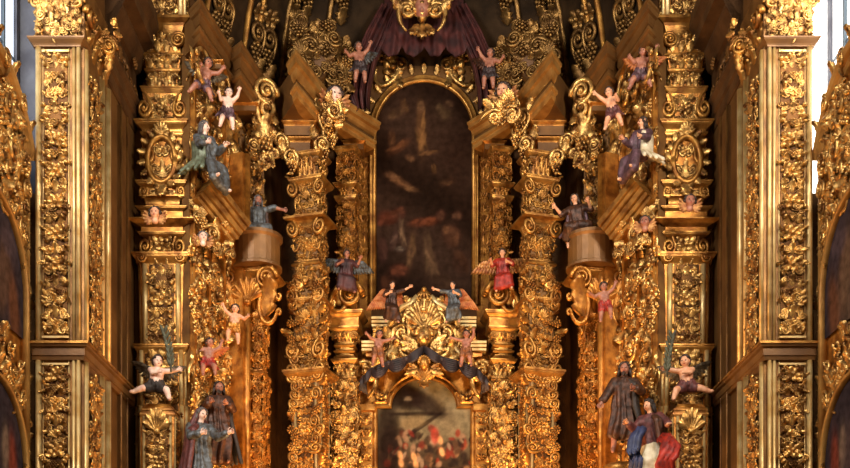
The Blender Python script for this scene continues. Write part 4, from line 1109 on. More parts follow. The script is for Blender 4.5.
    # lower painting
    Y = 34.2; fr = frame((0, Y, 0), FRONT); k = k_(Y); hwp = 47 * k; R1 = 33 * k; zs = Zp(408, Y); zt = Zp(379, Y); zb = Zp(520, Y)
    root = thing('painting', 'colourful crowded painting with stepped arched top at bottom centre, in gilded frame', 'painting', (0, Y, zb))
    X = lambda px: (px - 424) * k; Z = lambda py: Zp(py, Y)
    sky = lambda x, z: np.array((.185, .145, .085))[None, :] * (1 - .5 * np.clip((Z(410) - z) / 1.6, 0, 1))[:, None] + np.array((.012, .006, .003))[None, :] * np.sin(x * 5 + z * 3)[:, None]
    dk = (.012, .007, .006); it = [(X(388), Z(440), .42, 1.5, 0, dk, .92), (X(404), Z(396), .66, .46, -.5, dk, .95), (X(425), Z(403), .85, .30, -.55, (.018, .010, .008), .9), (X(418), Z(414), .85, .07, 0, dk, .9), (X(422), Z(426), .8, .07, .6, dk, .9), (X(408), Z(399), .12, .06, 0, (.2, .15, .1), .8),
          (X(414), Z(422), .42, .2, .2, (.17, .11, .05), .6), (X(425), Z(470), 2.2, .8, 0, (.022, .011, .008), .75)]
    rng = random.Random(12)
    for i in range(150):
        x = rng.uniform(-44, 48) + 424; y = rng.uniform(428, 480)
        if x < 396 and y < 446: continue
        c = rng.choice(((.20, .028, .015), (.22, .13, .08), (.14, .022, .015), (.02, .014, .012), (.2, .1, .05), (.03, .016, .01), (.02, .012, .01), (.26, .17, .11), (.07, .035, .02)))
        it.append((X(x), Z(y), rng.uniform(.04, .12), rng.uniform(.05, .17), rng.uniform(-.8, .8), c, .8))
    for px, py in ((400, 455), (401, 463), (414, 457), (416, 465), (440, 440), (442, 452)): it.append((X(px), Z(py), .08, .14, .3, (.6, .30, .13), .85))
    it.append((X(435), Z(436), .13, .26, 0, (.26, .03, .02), .8)); it.append((X(390), Z(452), .3, .9, 0, dk, .8)); it.append((X(425), Z(474), 1.6, .25, 0, dk, .6))
    hw = lambda z: hwp if z <= zs else R1 * math.sqrt(max(1e-4, 1 - ((z - zs) / (zt - zs)) ** 2))
    canvas(root, fr, np.concatenate([np.linspace(zb, zs, 110), [zs + 1e-4], zs + (zt - zs) * np.sin(np.linspace(0, pi / 2, 22)[1:])]), hw, blobs(sky, it), nx=130)
    a = np.linspace(0, pi, 25); path = [(hwp, zb), (hwp, zs), (R1, zs)] + [(R1 * math.cos(t), zs + (zt - zs) * math.sin(t)) for t in a[1:-1]] + [(-R1, zs), (-hwp, zs), (-hwp, zb)]
    g = G(); g.sweep(path, [(-.02, -.05), (-.02, .08), (.02, .13), (.08, .11), (.11, .07), (.17, .11), (.17, -.05)], fr); g.build('frame', M['gold'], root)
    # gilded wall around it
    root = thing('arch_panel', 'gilded carved surround with corner panels and side scrolls around the lower painting', 'panel', (0, Y + .3, 0))
    g = G(); g.box((X(357), Y + .06, 0), (X(491), Y + .6, Z(352))); g.build('back_panel', M['orange'], root)
    g = G()
    for sg in (False, True):
        s_ = -1 if sg else 1
        f = frame((s_ * 57 * k, Y - .1, Z(700)), FRONT); g.fbox(f, -5.5 * k, 5.5 * k, 0, 288 * k, -.2, .06)
        g.fbox(f, -8 * k, 8 * k, 288 * k, 294 * k, -.2, .16)
    g.build('side_strip', M['gold'], root)
    for sg in (False, True):
        s_ = -1 if sg else 1; g = G()
        f = frame((s_ * 57 * k, Y - .16, Z(490)), FRONT); relief(g, f, 11 * k, 76 * k, 91, 1, 1.3); g.build('strip_foliage', M['relief'], root); g = G()
        f = frame((s_ * 43 * k, Y + .02, Z(402)), FRONT); g.put(P_ros, f, 0, .1, .4, .4, .5); g.put(P_leaf, f, 0, .1, .35, .5, .4, -.6, 0, sg); g.put(P_leaf, f, 0, .1, .35, .5, .4, 1.2, 0, sg); g.build('corner_rosette', M['relief'], root); g = G()
        # big side scroll over the strip
        f = frame((s_ * 60 * k, Y - .25, Z(385)), FRONT)
        g.put(P_vol, f, -s_ * 2 * k, 10 * k, 22 * k, 24 * k, .7, .3, 0, not sg); g.put(P_leaf, f, s_ * 2 * k, -4 * k, .5, .8, .5, .2, 0, sg); g.put(P_leaf, f, s_ * -6 * k, 0, .5, .9, .6, -.4, .1, not sg); g.build('scroll', M['relief'], root)
    # crest
    root = thing('crest', 'bright gilded crest with crown cartouche and scrolls between the two central paintings', 'crest', (0, 33.9, Zp(375, 33.9)))
    Y = 33.7; k = k_(Y); f = frame((0, Y, Zp(372, Y)), FRONT)
    out = [(-38, 0), (-38, 14), (-58, 16), (-60, 30), (-52, 33), (-48, 52), (-33, 54), (-30, 46), (-24, 52), (-18, 66), (-8, 74), (0, 77)]
    out = out + [(-x, y) for x, y in out[::-1][1:]]
    g = G(); P = [f[0] + f[1] * x * k + f[2] * y * k for x, y in out]
    cen = [f[0] + f[2] * y * k * .45 for x, y in out]
    g.rings([[p - f[3] * .5 for p in P], P, [c + f[3] * .22 for c in cen]], closed=False, smooth=False); g.build('back_panel', M['orange'], root)
    g = G()
    for sg in (1, -1):
        for (x0, x1, y0) in ((30, 52, 50), (36, 62, 26)):
            for q, o in ((0, .30), (3, .24), (6, .16)):
                a0, a1 = sorted((sg * x0 * k, sg * x1 * k)); g.fbox(f, a0, a1, (y0 - q) * k, (y0 - q + 2.4) * k, -.3, o)
        P = [f[0] + f[1] * sg * x * k + f[2] * y * k + f[3] * .2 for x, y in ((34, 44), (30, 54), (22, 62), (13, 66), (7, 74))]
        g.tube(P, [.1, .11, .11, .1, .07], 7)
        P = [f[0] + f[1] * sg * x * k + f[2] * y * k + f[3] * .2 for x, y in ((40, 4), (38, 14), (30, 24), (24, 36), (30, 44))]
        g.tube(P, [.09, .1, .11, .1, .08], 7)
    g.build('pediment_moulding', M['pale'], root)
    g = G()
    for fl in (False, True):
        s_ = -1 if fl else 1
        for (x, y, sz, ro, pr) in ((12, 48, .75, .2, P_vol), (20, 56, .6, 1.0, P_leaf), (8, 34, .6, -.5, P_leaf), (22, 36, .7, .4, P_vol), (31, 30, .6, -.6, P_leaf), (14, 22, .8, -.8, P_vol), (30, 12, .7, .2, P_leaf), (40, 22, .55, .5, P_spiral), (22, 8, .6, -1.2, P_leaf), (46, 38, .45, 0, P_ros), (35, 42, .5, .6, P_leaf), (10, 64, .5, -.9, P_leaf), (26, 50, .45, .3, P_vol), (17, 10, .5, .4, P_bunch)):
            g.put(pr, f, s_ * x * k, y * k, sz * .8, sz * .9, sz * .8, ro, .18, fl)
    g.put(P_shell, f, 0, 40 * k, .95, 1.0, .8, 0, .22); g.put(P_mask, f, 0, 30 * k, .8, .8, .8, 0, .3); g.put(P_leaf, f, 0, 20 * k, .8, .9, .7, pi, .25)
    g.put(P_ros, f, 0, 58 * k, .75, .75, .7, 0, .25)
    g.build('foliage', M['relief'], root)
    g = G()
    for i in range(5):
        a = (i - 2) * .42; P = [f[0] + f[1] * math.sin(a) * r * k + f[2] * (66 + z) * k + f[3] * .2 for r, z in ((6, 0), (9, 5), (8, 9), (1, 13))]; g.tube(P, .05, 6); g.ball(P[1], (.07,) * 3, 6, 4)
    g.ball(f[0] + f[2] * 80 * k + f[3] * .2, (.09,) * 3, 8, 6); g.tube([f[0] + f[1] * x * k + f[2] * 66 * k + f[3] * (.2 + .1 * math.cos(x / 4)) for x in (-7, -4, 0, 4, 7)], .07, 7)
    g.build('crown', M['gold'], root)
    # dark festoon
    root = thing('drapery', 'dark cloth festoon hanging in swags over the lower central painting', 'drapery', (0, 33.4, Zp(385, 33.4)))
    Y = 33.25; k = k_(Y); g = G()
    def swag(p0, p1, sag, r=.05, n=6):
        for i in range(n):
            t = np.linspace(0, 1, 13); q = i / (n - 1)
            x = p0[0] + (p1[0] - p0[0]) * t; y = p0[1] + q * 4 + (p1[1] - p0[1]) * t + (sag * (.25 + q * 1.0)) * 4 * t * (1 - t) * .9
            P = np.stack([Xl(x, Y), Y - .12 * np.sin(pi * t) * (1 + q) + .05 * q + 0 * t, Zp(y, Y)], 1); g.tube(P, r * (.6 + .5 * np.sin(pi * t)), 7)
    for s_ in (-1, 1):
        c = lambda dx: 424 + s_ * dx
        swag((c(0), 346), (c(18), 358), 5); swag((c(17), 357), (c(36), 362), 8); swag((c(35), 361), (c(53), 369), 8); swag((c(52), 368), (c(61), 380), 3)
        for j in range(4):
            P = [at(c(58 + j * 1.5 - 2), 374 + j, Y), at(c(60 + j * 1.2), 384, Y), at(c(57 + j * 2.2), 394 - j, Y)]; g.tube(P, [.06, .09, .04], 6)
        g.ball(at(c(17.5), 359, Y), (.09,) * 3, 8, 6); g.ball(at(c(35.5), 363, Y), (.09,) * 3, 8, 6)
    g.build('cloth', M['darkcloth'], root)
    g = G(); f = frame(at(424, 366, Y - .05), FRONT); g.put(P_mask, f, 0, 0, .55, .6, .6, 0, 0); g.put(P_leaf, f, 0, -.2, .5, .6, .5, pi); g.put(P_shell, f, 0, -.5, .5, .5, .5)
    for s_ in (False, True): g.put(P_leaf, f, 0, -.1, .4, .7, .4, -1.9, 0, s_)
    g.build('gilded_mask', M['gold'], root)
centre()

# ------------------------------------------------------------------ the vault: ribs, drapery, ornament
def vault():
    n = 0
    for i, u in enumerate((.115, .135, .195, .215, .275, .295, .35)):
        tx = DL * u
        P = [dome(tx, f_, .06) for f_ in np.linspace(0.0, 1.35, 16)]
        lab = ['outermost', 'second outermost', 'third outermost', 'fourth from outside', 'third from centre', 'second from centre', 'innermost'][i]
        root = thing('vault_rib', f'{lab} gilded rib on the left half of the dark half dome', 'rib', tuple(P[0]), 'ribs of the half dome')
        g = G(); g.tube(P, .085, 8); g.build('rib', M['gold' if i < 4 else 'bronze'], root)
        g = G()
        for j, f_ in enumerate(np.linspace(.06, 1.2, 15)):
            p = dome(tx + .42, f_, .05); q = dome(tx + .42, f_ + .05, .05); nn = nrm(np.array([0, 27.5, 19.]) - p); fr = frame(p, nn, q - p)
            g.put((P_leaf, P_bunch, P_vol, P_ros)[j % 4], fr, 0, 0, .5, .6, .5, (j % 3 - 1) * .4)
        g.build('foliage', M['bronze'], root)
        mirror(root, f'{lab} gilded rib on the right half of the dark half dome')
    # maroon drapery beside and above the painting: pleated cloth between two guide lines
    def cloth(label, left, right, mat, group, pl=5, amp=.13, scal=0.0, n=60, m=24):
        def res(P):
            P = np.array([at(*p) for p in P]); t = np.linspace(0, len(P) - 1, m); i = np.clip(t.astype(int), 0, len(P) - 2); w = (t - i)[:, None]
            w = w * w * (3 - 2 * w); return P[i] * (1 - w) + P[i + 1] * w
        A_, B_ = res(left), res(right); root = thing('drapery', label, 'drapery', tuple(A_[0]), group); g = G(); R = []
        for back in (0, 1):
            for j in range(n + 1):
                u = j / n; q = A_ * (1 - u) + B_ * u; v = np.linspace(0, 1, m)
                q = q + np.outer(amp * (np.sin(u * pl * 2 * pi + v * 1.5) + .4 * np.sin(u * pl * 5.3 * pi + 1)) * (.4 + .6 * v) + back * .06, (0, 1., 0))
                q = q - np.outer(scal * np.abs(np.sin(u * pl * pi)) * v ** 3, (0, 0, 1.)); R.append(q)
            if back == 0: F0 = R; R = []
        R = F0 + R[::-1]
        g.rings(np.array(R), closed=False); g.build('cloth', M[mat], root); return root
    r = cloth('maroon drapery falling along the upper left edge of the tall central painting', [(382, 2, 34.0), (366, 30, 33.6), (352, 62, 33.4), (350, 100, 33.3), (356, 112, 33.4)], [(398, 10, 34.2), (388, 36, 34.0), (377, 60, 33.9), (371, 86, 33.9), (369, 108, 34.0)], 'maroon', 'maroon draperies', 3, .14)
    mirror(r, 'maroon drapery falling along the upper right edge of the tall central painting')
    cloth('maroon drapery swag hanging in the centre above the tall painting', [(384, -4, 34.4), (385, 14, 34.1), (383, 30, 33.9), (380, 44, 33.8)], [(464, -4, 34.4), (463, 14, 34.1), (465, 30, 33.9), (468, 44, 33.8)], 'maroon', None, 4, .10, .42)
    root = thing('vault_ornament', 'gilded crowned mask ornament at top centre over the maroon swag', 'ornament', tuple(at(421, 30, 33.5)))
    f = frame(at(422, 30, 33.5), FRONT); f = (f[0], f[1] * .8, f[2] * .8, f[3]); g = G(); g.put(P_leaf, f, 0, .3, .7, .9, .8, pi); g.put(P_shell, f, 0, .35, 1.3, 1.2, 1.0); g.put(P_ros, f, 0, .75, .8, .8, .8, 0, .2)
    for fl in (False, True):
        s_ = -1 if fl else 1
        g.put(P_vol, f, s_ * .55, .6, .7, .7, .7, .3, .1, fl); g.put(P_leaf, f, s_ * .3, .5, .7, 1.1, .7, -1.1, .1, fl); g.put(P_csc, f, s_ * .5, 1.1, .6, .6, .6, .4, .1, fl); g.put(P_leaf, f, s_ * .2, 1.0, .6, 1.0, .7, -.5, .1, fl); g.put(P_leaf, f, s_ * .15, .15, .5, .7, .6, pi + .5, .1, fl)
    g.build('cartouche', M['relief'], root)
    g = G(); g.ball(at(422, 8, 33.3), (.24, .24, .32), 12, 8); g.ball(at(422, 9, 33.05), (.05, .07, .08), 6, 5); g.build('mask', M['skin_dim'], root)
    # carved dark foliage clusters on the drum of the dome above the cornice
    for i, (px, py, w, h, sd) in enumerate(((336, 68, 1.0, 1.5, 3), (312, 48, 1.3, 1.5, 5))):
        lab = ('nearest the painting', 'above the turned cornice block')[i]
        root = thing('foliage_cluster', f'dim gilded foliage mound {lab} on the left, under the dome', 'foliage', tuple(at(px, py, 33.2)), 'foliage mounds on the cornice')
        f = frame(at(px, py + h * 16, 33.2 - i * .6), (.3, -.95, 0)); g = G(); g.ball(f[0] + f[2] * h * .45 + np.array([0, .35, 0]), (w * .5, .4, h * .6), 10, 8); g.build('core', M['brown'], root)
        g = G(); scatter(g, f, w, h, 60, .40, sd, .9); g.build('foliage', M['bronze'], root)
        mirror(root, f'dim gilded foliage mound {lab} on the right, under the dome')
vault()
# ------------------------------------------------------------------ carved and painted figures
def cherub_head(label, px, py, Y, r, look=(0, -1, -.1), skin='skin', hair='hair', wing='wing_gold', bust=None, group='cherub heads'):
    c = at(px, py, Y); root = thing('winged_cherub', label, 'cherub', tuple(c - np.array([0, 0, r * 1.3])), group)
    lk = nrm(look); up = nrm(np.array([0, 0, 1.]) - lk * lk[2]); rt = np.cross(lk, up); Rm = np.stack([rt, lk, up], 1)
    g = G(); g.ball(c, (r * .82, r * .92, r), 14, 10, Rm); g.ball(c + lk * r * .3 - up * r * .42, (r * .58, r * .55, r * .52), 10, 8, Rm)
    for sg in (-1, 1): g.ball(c + lk * r * .52 - up * r * .25 + rt * sg * r * .36, (r * .36,) * 3, 8, 6)
    g.cap(c - up * r * .6, r * .5, c - up * r * 1.25, r * .6)
    V, Q, T = fuse(g, r * .11); h = G(); h.add(V, Q, T); h.cap(c + lk * r * .9 + up * r * .1, r * .09, c + lk * r * 1.06 - up * r * .16, r * .14, 6)
    hd_ = h.build('head', M[skin], root)
    for sg in (-1, 1):
        g = G(); g.ball(c + lk * r * .87 + up * r * .06 + rt * sg * r * .33, (r * .14, r * .08, r * .09), 7, 5, Rm); g.build('eye', M['eye'], hd_)
    g = G(); g.ball(c + lk * r * .84 - up * r * .46, (r * .2, r * .09, r * .07), 7, 5, Rm); g.build('mouth', M['lip'], hd_)
    g = G(); rng = random.Random(int(px))
    for i in range(80):
        a = rng.uniform(0, 2 * pi); z = rng.uniform(-.4, 1); q = math.sqrt(1 - z * z); d = rt * q * math.cos(a) + lk * q * math.sin(a) + up * z
        if d @ lk > .28 + .25 * max(0, z - .55) * 2: continue
        g.ball(c + d * r * .95, (r * .27,) * 3, 6, 4)
    g.build('hair', M[hair], hd_)
    for sg in (False, True):
        g = G(); f = (c - up * r * .9 - lk * r * .1, rt, up, lk); s_ = -1 if sg else 1
        for i, a in enumerate((-.9, -1.25, -1.6, -1.95, -2.3)): g.put(P_leaf, f, s_ * r * .3, 0, r * 1.0, r * (2.3 - .15 * i), r * .8, a, 0, sg)
        g.build('wing', M[wing], root)
    if bust:
        g = G(); f = (c - up * r * 3.6, rt, up, lk); scatter(g, f, r * 2.6, r * 2.4, 22, r * 1.7, int(px), .9); g.build('foliage_bust', M[bust], root)
    return root
cherub_head('small cherub head on the ledge of the left estipite column', 155, 213, 28.3, .155)
cherub_head('small cherub head on the ledge of the right estipite column', 690, 201, 28.3, .155, skin='skin_dim')
cherub_head('cherub head with gilded leaf bust on the left turned cornice block beside the big painting', 335, 95, 31.9, .235, (.45, -1, -.25), 'skin_pale', 'hair', bust='relief')
cherub_head('cherub head with gilded leaf bust on the right turned cornice block beside the big painting', 503, 91, 31.9, .225, (-.35, -1, -.25), 'skin', 'hair', bust='relief')
cherub_head('pale bluish cherub head in the foliage under the left slanting ledge', 203, 237, 29.3, .14, (.4, -1, 0), 'skin_pale', 'hair_grey')
cherub_head('pinkish cherub head in the foliage beside the right estipite column capital', 645, 222, 29.2, .15, (-.4, -1, 0), 'skin_dim')

# cherubs seated on the pedestals
f = Fig('cherub', 'winged cherub with dark loincloth sitting astride the left pedestal, arm stretched toward the altar', 'cherub', at(156, 386, 28.45), 1.55, 'putto', .15, (.08, -.05, 1), (.35, -1, -.1),
        aL=((.25, -.75, -.55), (.85, -.35, .05)), aR=((.95, -.25, .0), (.95, -.3, .12)), lL=((-.75, -.5, -.22), (-.85, .1, -.35)), lR=((.62, -.6, -.25), (.3, -.1, -1)), group='cherubs seated on pedestals', skin='skin_pale')
f.hair('hair').loin('loin', 1).wings('wing', .42, .75, .35)
f = Fig('cherub', 'winged cherub with dark loincloth sitting astride the right pedestal, arm stretched toward the altar', 'cherub', at(687, 386, 28.45), 1.55, 'putto', -.15, (-.08, -.05, 1), (-.35, -1, -.1),
        aR=((-.3, -.75, -.5), (-.8, -.4, -.1)), aL=((-.95, -.25, .1), (-.95, -.3, .18)), lR=((.75, -.5, -.22), (.85, .1, -.3)), lL=((-.62, -.6, -.25), (-.3, -.1, -1)), group='cherubs seated on pedestals')
f.hair('hair').loin('purple', -1).wings('wing', .42, .75, .35)
def palm(label, px, py, Y, lean):
    root = thing('palm_branch', label, 'palm branch', tuple(at(px, py, Y)), 'palm branches')
    p = at(px, py, Y); P = np.array([p + np.array([lean * t * t * .5, -.05 * t, 1.0 * t]) for t in np.linspace(0, 1, 8)])
    g = G(); g.tube(P, np.linspace(.03, .012, 8), 6); g.build('stem', M['leafgreen'], root)
    g = G(); fr = frame(p, FRONT)
    for i in range(1, 8):
        for s_ in (False, True): g.put(P_petal, (P[i], fr[1], fr[2], fr[3]), 0, 0, .13, .26, .12, -.4, 0, s_)
    g.build('frond', M['leafgreen'], root)
palm('grey green palm branch held up by the cherub on the left pedestal', 171, 372, 28.2, -.35)
palm('grey green palm branch held up by the cherub on the right pedestal', 667, 377, 28.2, .25)

# saints low on the left
f = Fig('statue', 'standing statue in blue grey robe and purple cloak, beside the left pedestal', 'statue', at(199, 452, 28.7), 2.45, 'adult', .3, (.05, -.04, 1), (.6, -1, -.15),
        aL=((-.1, -.6, -.75), (.75, -.6, .15)), aR=((.45, -.55, -.65), (.65, -.65, .25)), skin='skin_pale')
f.robe('bluegrey', .6).cloak('purple', -2.5, .6, .6, .12).hair('hair_grey', True); f.veil('purple')
f = Fig('statue', 'dark brown robed statue behind the purple cloaked statue on the left', 'statue', at(219, 421, 29.9), 2.25, 'adult', .2, (0, -.05, 1), (.1, -1, -.1), aR=((.4, -.4, -.8), (-.5, -.7, .3)), aL=((-.5, -.4, -.8), (.5, -.7, .3)), skin='skin_dim')
f.robe('umber', .8).cloak('loin', -1.5, 1.5, .5, .1).hair('hair', True, True)
f = Fig('cherub', 'small cherub in rose red cloth above the dark robed statue on the left', 'cherub', at(208, 362, 29.7), 1.25, 'putto', .2, (.1, -.1, 1), (.3, -1, 0), aR=((.8, -.3, .4), (.4, -.3, .9)), lL=((-.2, -.7, -.6), (0, .1, -1)), lR=((.4, -.7, -.4), (.1, .1, -1)), skin='skin_dim')
f.hair().loin('red', 1).wings('wing_red', .4)
f = Fig('cherub', 'small bare cherub clinging to the shaft top of the left foliage column', 'cherub', at(234, 327, 30.3), 1.2, 'putto', .1, (.1, -.1, 1), (-.2, -1, 0), aL=((-.7, -.3, .5), (-.4, -.2, .9)), lL=((-.3, -.6, -.7), (-.1, .2, -1)), skin='skin')
f.hair().loin('orange', 0)
# upper left group
f = Fig('statue', 'seated saint in blue grey robe with green mantle, high on the left foliage panel', 'statue', at(206, 162, 29.3), 2.15, 'adult', .8, (-.18, -.12, 1), (.5, -1, -.3),
        aL=((-.3, -.6, -.75), (.2, -.9, -.1)), aR=((.35, -.3, -.85), (.1, -.9, .3)), lL=((-.15, -.95, -.25), (-.05, -.35, -.9)), lR=((.3, -.8, -.5), (.15, -.05, -1)), skin='skin_pale')
f.robe('bluegrey', .8, 1, 1.0, 7).cloak('green', -2.4, .2, .15, .16).hair('hair_grey', True)
f = Fig('cherub', 'small cherub in violet cloth at the top of the left foliage panel', 'cherub', at(203, 84, 29.0), 1.35, 'putto', .3, (.25, -.1, 1), (.3, -1, -.4), aL=((-.5, -.5, -.6), (.3, -.7, .3)), aR=((.8, -.4, -.1), (.6, -.5, .5)), lL=((-.5, -.6, -.5), (-.6, .2, -.7)), lR=((.3, -.6, -.7), (.3, .2, -1)), skin='skin_dim')
f.hair('hair').loin('violet', 1).wings('wing', .4)
f = Fig('cherub', 'small pinkish cherub hanging under the left brown cornice block', 'cherub', at(227, 112, 29.8), 1.25, 'putto', .2, (.1, -.1, 1), (.2, -1, -.5), aL=((-.4, -.6, -.5), (-.2, -.6, .6)), aR=((.6, -.4, .5), (.3, -.5, .8)), lL=((-.2, -.5, -.8), (-.3, .3, -1)), lR=((.3, -.4, -.9), (.1, .3, -1)), skin='skin_pale')
f.hair('hair').loin('violet', -1)
f = Fig('statue', 'dark bust statue with arms spread wide on the left drum block', 'statue', at(258, 228, 31.3), 1.9, 'adult', .1, (0, -.08, 1), (.3, -1, -.2), aL=((-.85, -.3, .15), (-.9, -.2, .1)), aR=((.85, -.3, .15), (.75, -.3, -.3)), lL=((-.4, -.8, -.2), (0, .5, -.6)), lR=((.4, -.8, -.2), (0, .5, -.6)), skin='skin_dim')
f.robe('bluegrey', .4, .6, 1.2).cloak('umber', -1.7, 1.7, .12, .1).hair('hair_grey', True, True)
f = Fig('statue', 'bust statue in brown and pale drapery leaning left on the right drum block', 'statue', at(578, 226, 31.3), 1.9, 'adult', -.2, (-.12, -.08, 1), (-.4, -1, -.2), aL=((-.6, -.4, -.5), (-.5, -.6, .5)), aR=((.7, -.4, -.4), (-.2, -.7, .4)), lL=((-.4, -.8, -.2), (0, .5, -.6)), lR=((.4, -.8, -.2), (0, .5, -.6)), skin='skin')
f.robe('umber', .4, .6, 1.2).cloak('violet', -1.6, 1.6, .12, .1).hair('hair', True)
# upper right group
f = Fig('statue', 'seated angel in violet robe with white mantle, high on the right foliage panel', 'statue', at(640, 154, 29.2), 1.95, 'adult', -.75, (.2, -.1, 1), (-.6, -1, -.3),
        aL=((-.4, -.3, -.85), (-.1, -.9, .3)), aR=((.3, -.6, -.75), (-.2, -.9, -.1)), lL=((-.3, -.8, -.5), (-.15, -.05, -1)), lR=((.15, -.95, -.25), (.05, -.3, -.9)), skin='skin')
f.robe('violet', .8, 1, 1.0, 7).cloak('white', -.2, 2.4, .1, .16).hair('hair', True)
f = Fig('cherub', 'small bare cherub leaning out under the right brown cornice block', 'cherub', at(613, 112, 29.7), 1.3, 'putto', -.25, (-.2, -.1, 1), (-.3, -1, -.4), aL=((-.6, -.4, .3), (-.6, -.3, .5)), aR=((.4, -.5, -.6), (-.2, -.7, .2)), lL=((-.3, -.5, -.8), (-.3, .3, -1)), lR=((.3, -.5, -.7), (.4, .3, -1)))
f.hair('hair').loin('purple', 1)
f = Fig('cherub', 'small cherub in violet cloth at the top of the right foliage panel', 'cherub', at(641, 74, 29.0), 1.35, 'putto', -.3, (.15, -.1, 1), (-.3, -1, -.4), aL=((-.4, -.6, -.6), (-.4, -.6, .4)), aR=((.7, -.4, .3), (.5, -.5, .6)), lL=((-.4, -.6, -.6), (-.4, .2, -.8)), lR=((.4, -.6, -.6), (.4, .2, -1)), skin='skin_dim')
f.hair('hair').loin('violet', -1).wings('wing_red', .4)
f = Fig('cherub', 'small cherub in rose red cloth on the shaft top of the right foliage column', 'cherub', at(605, 305, 30.3), 1.2, 'putto', -.1, (-.1, -.1, 1), (.2, -1, 0), aR=((.7, -.3, .5), (.4, -.2, .9)), lR=((.3, -.6, -.7), (.1, .2, -1)), skin='skin_dim')
f.hair().loin('red', 0)
# saints low on the right
f = Fig('statue', 'standing bearded statue in short brown robe, low on the right beside the foliage column', 'statue', at(623, 406, 29.3), 2.45, 'adult', -.15, (.05, -.05, 1), (-.15, -1, -.05),
        aL=((-.45, -.35, -.8), (-.45, -.3, -.75)), aR=((.5, -.4, -.75), (-.55, -.7, .1)), lL=((-.15, -.25, -1), (-.12, .1, -1)), lR=((.12, -.1, -1), (.1, .1, -1)), skin='skin_dim')
f.robe('umber', .6, .25, 1.15).cloak('loin', -.3, 2.2, .35, .1).hair('hair', True, True)
f = Fig('statue', 'leaning statue in white dress with red and blue cloth, beside the right pedestal', 'statue', at(654, 441, 28.5), 2.3, 'adult', -.35, (-.12, -.12, 1), (-.8, -1, -.35),
        aL=((-.5, -.5, -.7), (-.3, -.8, .3)), aR=((.6, -.5, -.6), (.1, -.8, -.3)), lL=((-.25, -.4, -1), (-.1, .1, -1)), lR=((.25, -.3, -1), (.1, .1, -1)), skin='skin')
f.robe('purple', .6, .1, 1.1, 7).robe('white', .6, 1, 1.32, 7, 'skirt', True).cloak('umber', -.6, 2.6, .1, .06).hair('loin', True)
for o in (0, .05, .1): f.sash('red', [(.10 + o * .5, -.13, .0), (.17 + o, -.19, -.05 - o), (.15 + o, -.22, -.16 - o), (.10 + o, -.22, -.3), (.12 + o, -.22, -.5)], .075, 'red_cloth')
for o in (0, .05): f.sash('blue', [(-.12 - o, -.10, .12), (-.17 - o, -.14, .0), (-.18 - o, -.17, -.12), (-.15 - o, -.18, -.25), (-.17 - o, -.18, -.42)], .07, 'blue_cloth')
root = thing('corbel', 'gilded leaf corbel carrying the bearded statue on the right', 'corbel', tuple(at(623, 480, 29.4)))
g = G(); c = at(623, 466, 29.5); g.rings([[(c[0] + r * math.cos(t), c[1] + r * math.sin(t) * .9, c[2] + z) for t in np.linspace(0, 2 * pi, 17)[:-1]] for r, z in ((.1, -1.2), (.3, -.7), (.5, -.3), (.55, -.12), (.55, .0), (.4, .06))]); g.build('block', M['gold'], root)
g = G(); fr = frame(c + np.array([0, -.4, -.75]), FRONT)
for i in range(5): g.put(P_leaf, fr, (i - 2) * .2, 0, .4, .6, .5)
g.build('foliage', M['relief'], root)
# angels on the scroll pediments
f = Fig('angel', 'winged angel in dark red robe sitting on the left scroll pediment', 'angel', at(346, 276, 32.9), 1.6, 'adult', .15, (.03, -.08, 1), (.2, -1, -.1), aL=((-.5, -.5, -.6), (.5, -.7, .1)), aR=((.5, -.5, -.5), (.3, -.7, .6)), lL=((-.3, -.85, -.3), (-.15, -.05, -1)), lR=((.3, -.8, -.45), (.1, -.05, -1)), skin='skin_dim')
f.robe('maroon', .5, .75).hair('hair').wings('bluegrey', .5, .45, .3, (-1, 1), .9, .6)
f = Fig('angel', 'winged angel in red robe sitting on the right scroll pediment, cream wing toward the column', 'angel', at(503, 275, 32.9), 1.6, 'adult', -.1, (-.03, -.08, 1), (-.1, -1, -.05), aL=((-.5, -.5, -.6), (-.1, -.7, .2)), aR=((.5, -.5, -.6), (-.6, -.7, .1)), lL=((-.25, -.8, -.45), (-.05, -.05, -1)), lR=((.35, -.85, -.3), (.15, -.05, -1)))
f.robe('red', .4, .7).hair('hair').wings('wing_gold', .55, .35, .25, (-1, 1), .9, .6)
# two angels above the crest, two boys beside it
f = Fig('angel', 'left of two kneeling winged angels above the crest, arm raised toward the big painting', 'angel', at(391, 304, 33.2), 1.4, 'adult', .2, (.05, -.05, 1), (.5, -1, .15), aL=((-.4, -.5, -.7), (.6, -.6, .2)), aR=((.85, -.2, .25), (.85, -.2, .45)), lL=((-.2, -.7, -.5), (-.1, .5, -.8)), lR=((.25, -.7, -.6), (.1, .2, -1)), group='angels above the crest')
f.robe('umber', .5, .8).hair('hair').wings('wing_red', .66, .9, .3, (-1, 1), .9, 1.0, .3)
f = Fig('angel', 'right of two kneeling winged angels above the crest, arm raised toward the big painting', 'angel', at(454, 304, 33.2), 1.4, 'adult', -.2, (-.05, -.05, 1), (-.5, -1, .15), aR=((.4, -.5, -.7), (-.6, -.6, .2)), aL=((-.85, -.2, .15), (-.85, -.2, .3)), lR=((.2, -.7, -.5), (.1, .5, -.8)), lL=((-.25, -.7, -.6), (-.1, .2, -1)), group='angels above the crest')
f.robe('bluegrey', .5, .8).hair('hair').wings('wing_red', .66, .9, .3, (-1, 1), .9, 1.0, .3)
f = Fig('cherub', 'bare reddish boy cherub standing on the scroll left of the crest', 'cherub', at(378, 351, 33.0), 1.2, 'putto', .2, (.08, -.05, 1), (.2, -1, 0), aL=((-.7, -.3, .2), (-.6, -.3, .5)), aR=((.85, -.3, .15), (.8, -.3, .3)), lL=((-.25, -.4, -.9), (-.2, .3, -1)), lR=((.2, -.2, -1), (.15, 0, -1)), skin='skin_dim', group='boys beside the crest')
f.hair().loin('ochre', 0)
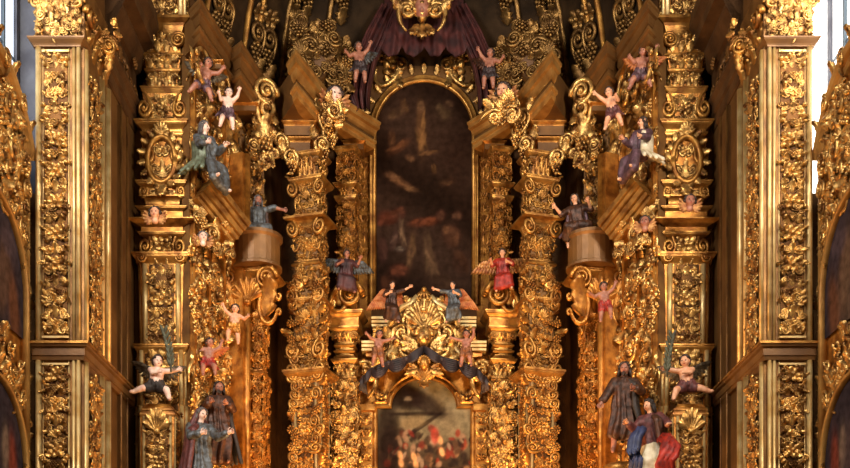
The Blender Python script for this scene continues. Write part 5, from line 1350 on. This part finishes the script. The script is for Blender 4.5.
f = Fig('cherub', 'bare reddish boy cherub standing on the scroll right of the crest', 'cherub', at(466, 351, 33.0), 1.2, 'putto', -.2, (.05, -.05, 1), (-.2, -1, 0), aR=((.5, -.3, .6), (.1, -.3, .9)), aL=((-.85, -.3, .15), (-.8, -.3, .25)), lR=((.25, -.4, -.9), (.2, .3, -1)), lL=((-.2, -.2, -1), (-.15, 0, -1)), group='boys beside the crest', skin='skin_dim')
f.hair().loin('ochre', 0)
# dim figures under the vault
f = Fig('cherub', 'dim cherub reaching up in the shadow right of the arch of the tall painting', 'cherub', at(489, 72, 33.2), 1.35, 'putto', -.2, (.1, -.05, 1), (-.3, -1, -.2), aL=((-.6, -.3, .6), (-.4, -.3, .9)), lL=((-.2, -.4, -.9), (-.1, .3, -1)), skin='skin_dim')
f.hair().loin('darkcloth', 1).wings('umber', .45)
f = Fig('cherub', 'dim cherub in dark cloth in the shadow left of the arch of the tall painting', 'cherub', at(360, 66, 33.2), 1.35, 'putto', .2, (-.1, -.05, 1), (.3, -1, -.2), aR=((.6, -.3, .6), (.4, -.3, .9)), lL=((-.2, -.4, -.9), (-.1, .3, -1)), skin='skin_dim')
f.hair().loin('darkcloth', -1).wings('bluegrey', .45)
# ------------------------------------------------------------------ camera and light
cam = bpy.data.cameras.new('camera'); co = bpy.data.objects.new('camera', cam); COL.objects.link(co)
co.location = (0, 0, EYE); co.rotation_euler = (pi / 2, 0, 0)
cam.sensor_width = 36; cam.lens = 36 * F / 850; cam.shift_y = (HZ - 234) / 850; cam.shift_x = (425 - 424) / 850; cam.clip_end = 200
scene.camera = co
def area(name, loc, target, sx, sy, power, col):
    l = bpy.data.lights.new(name, 'AREA'); l.shape = 'RECTANGLE'; l.size = sx; l.size_y = sy; l.energy = power; l.color = col
    o = bpy.data.objects.new(name, l); COL.objects.link(o); o.location = loc
    o.rotation_euler = (Vector(target) - Vector(loc)).to_track_quat('-Z', 'Y').to_euler(); return o
area('nave_window_light', (-9.5, 14, 18), (2, 31, 11), 3, 6, 2400, (1, .96, .88))
area('nave_window_light', (9.5, 14, 18), (-2, 31, 11), 3, 6, 2300, (1, .93, .80))
area('altar_floodlight', (-2.6, 28.5, 3.5), (-1, 34, 13), 1.0, .7, 600, (1, .56, .22))
area('altar_floodlight', (2.6, 28.5, 3.5), (1, 34, 13), 1.0, .7, 600, (1, .56, .22))
area('warm_fill_light', (0, 10, 7), (0, 31, 10), 4, 1.5, 240, (1, .72, .40))  # added warm fill lamp in front of the altar, out of view
w = bpy.data.worlds.new('world'); scene.world = w; w.use_nodes = True
bg = w.node_tree.nodes['Background']; bg.inputs['Color'].default_value = (.9, .62, .36, 1); bg.inputs['Strength'].default_value = .012
vs = scene.view_settings; vs.view_transform = 'Standard'; vs.look = 'None'; vs.exposure = 0.45; vs.gamma = 1.0; vs.use_curve_mapping = False
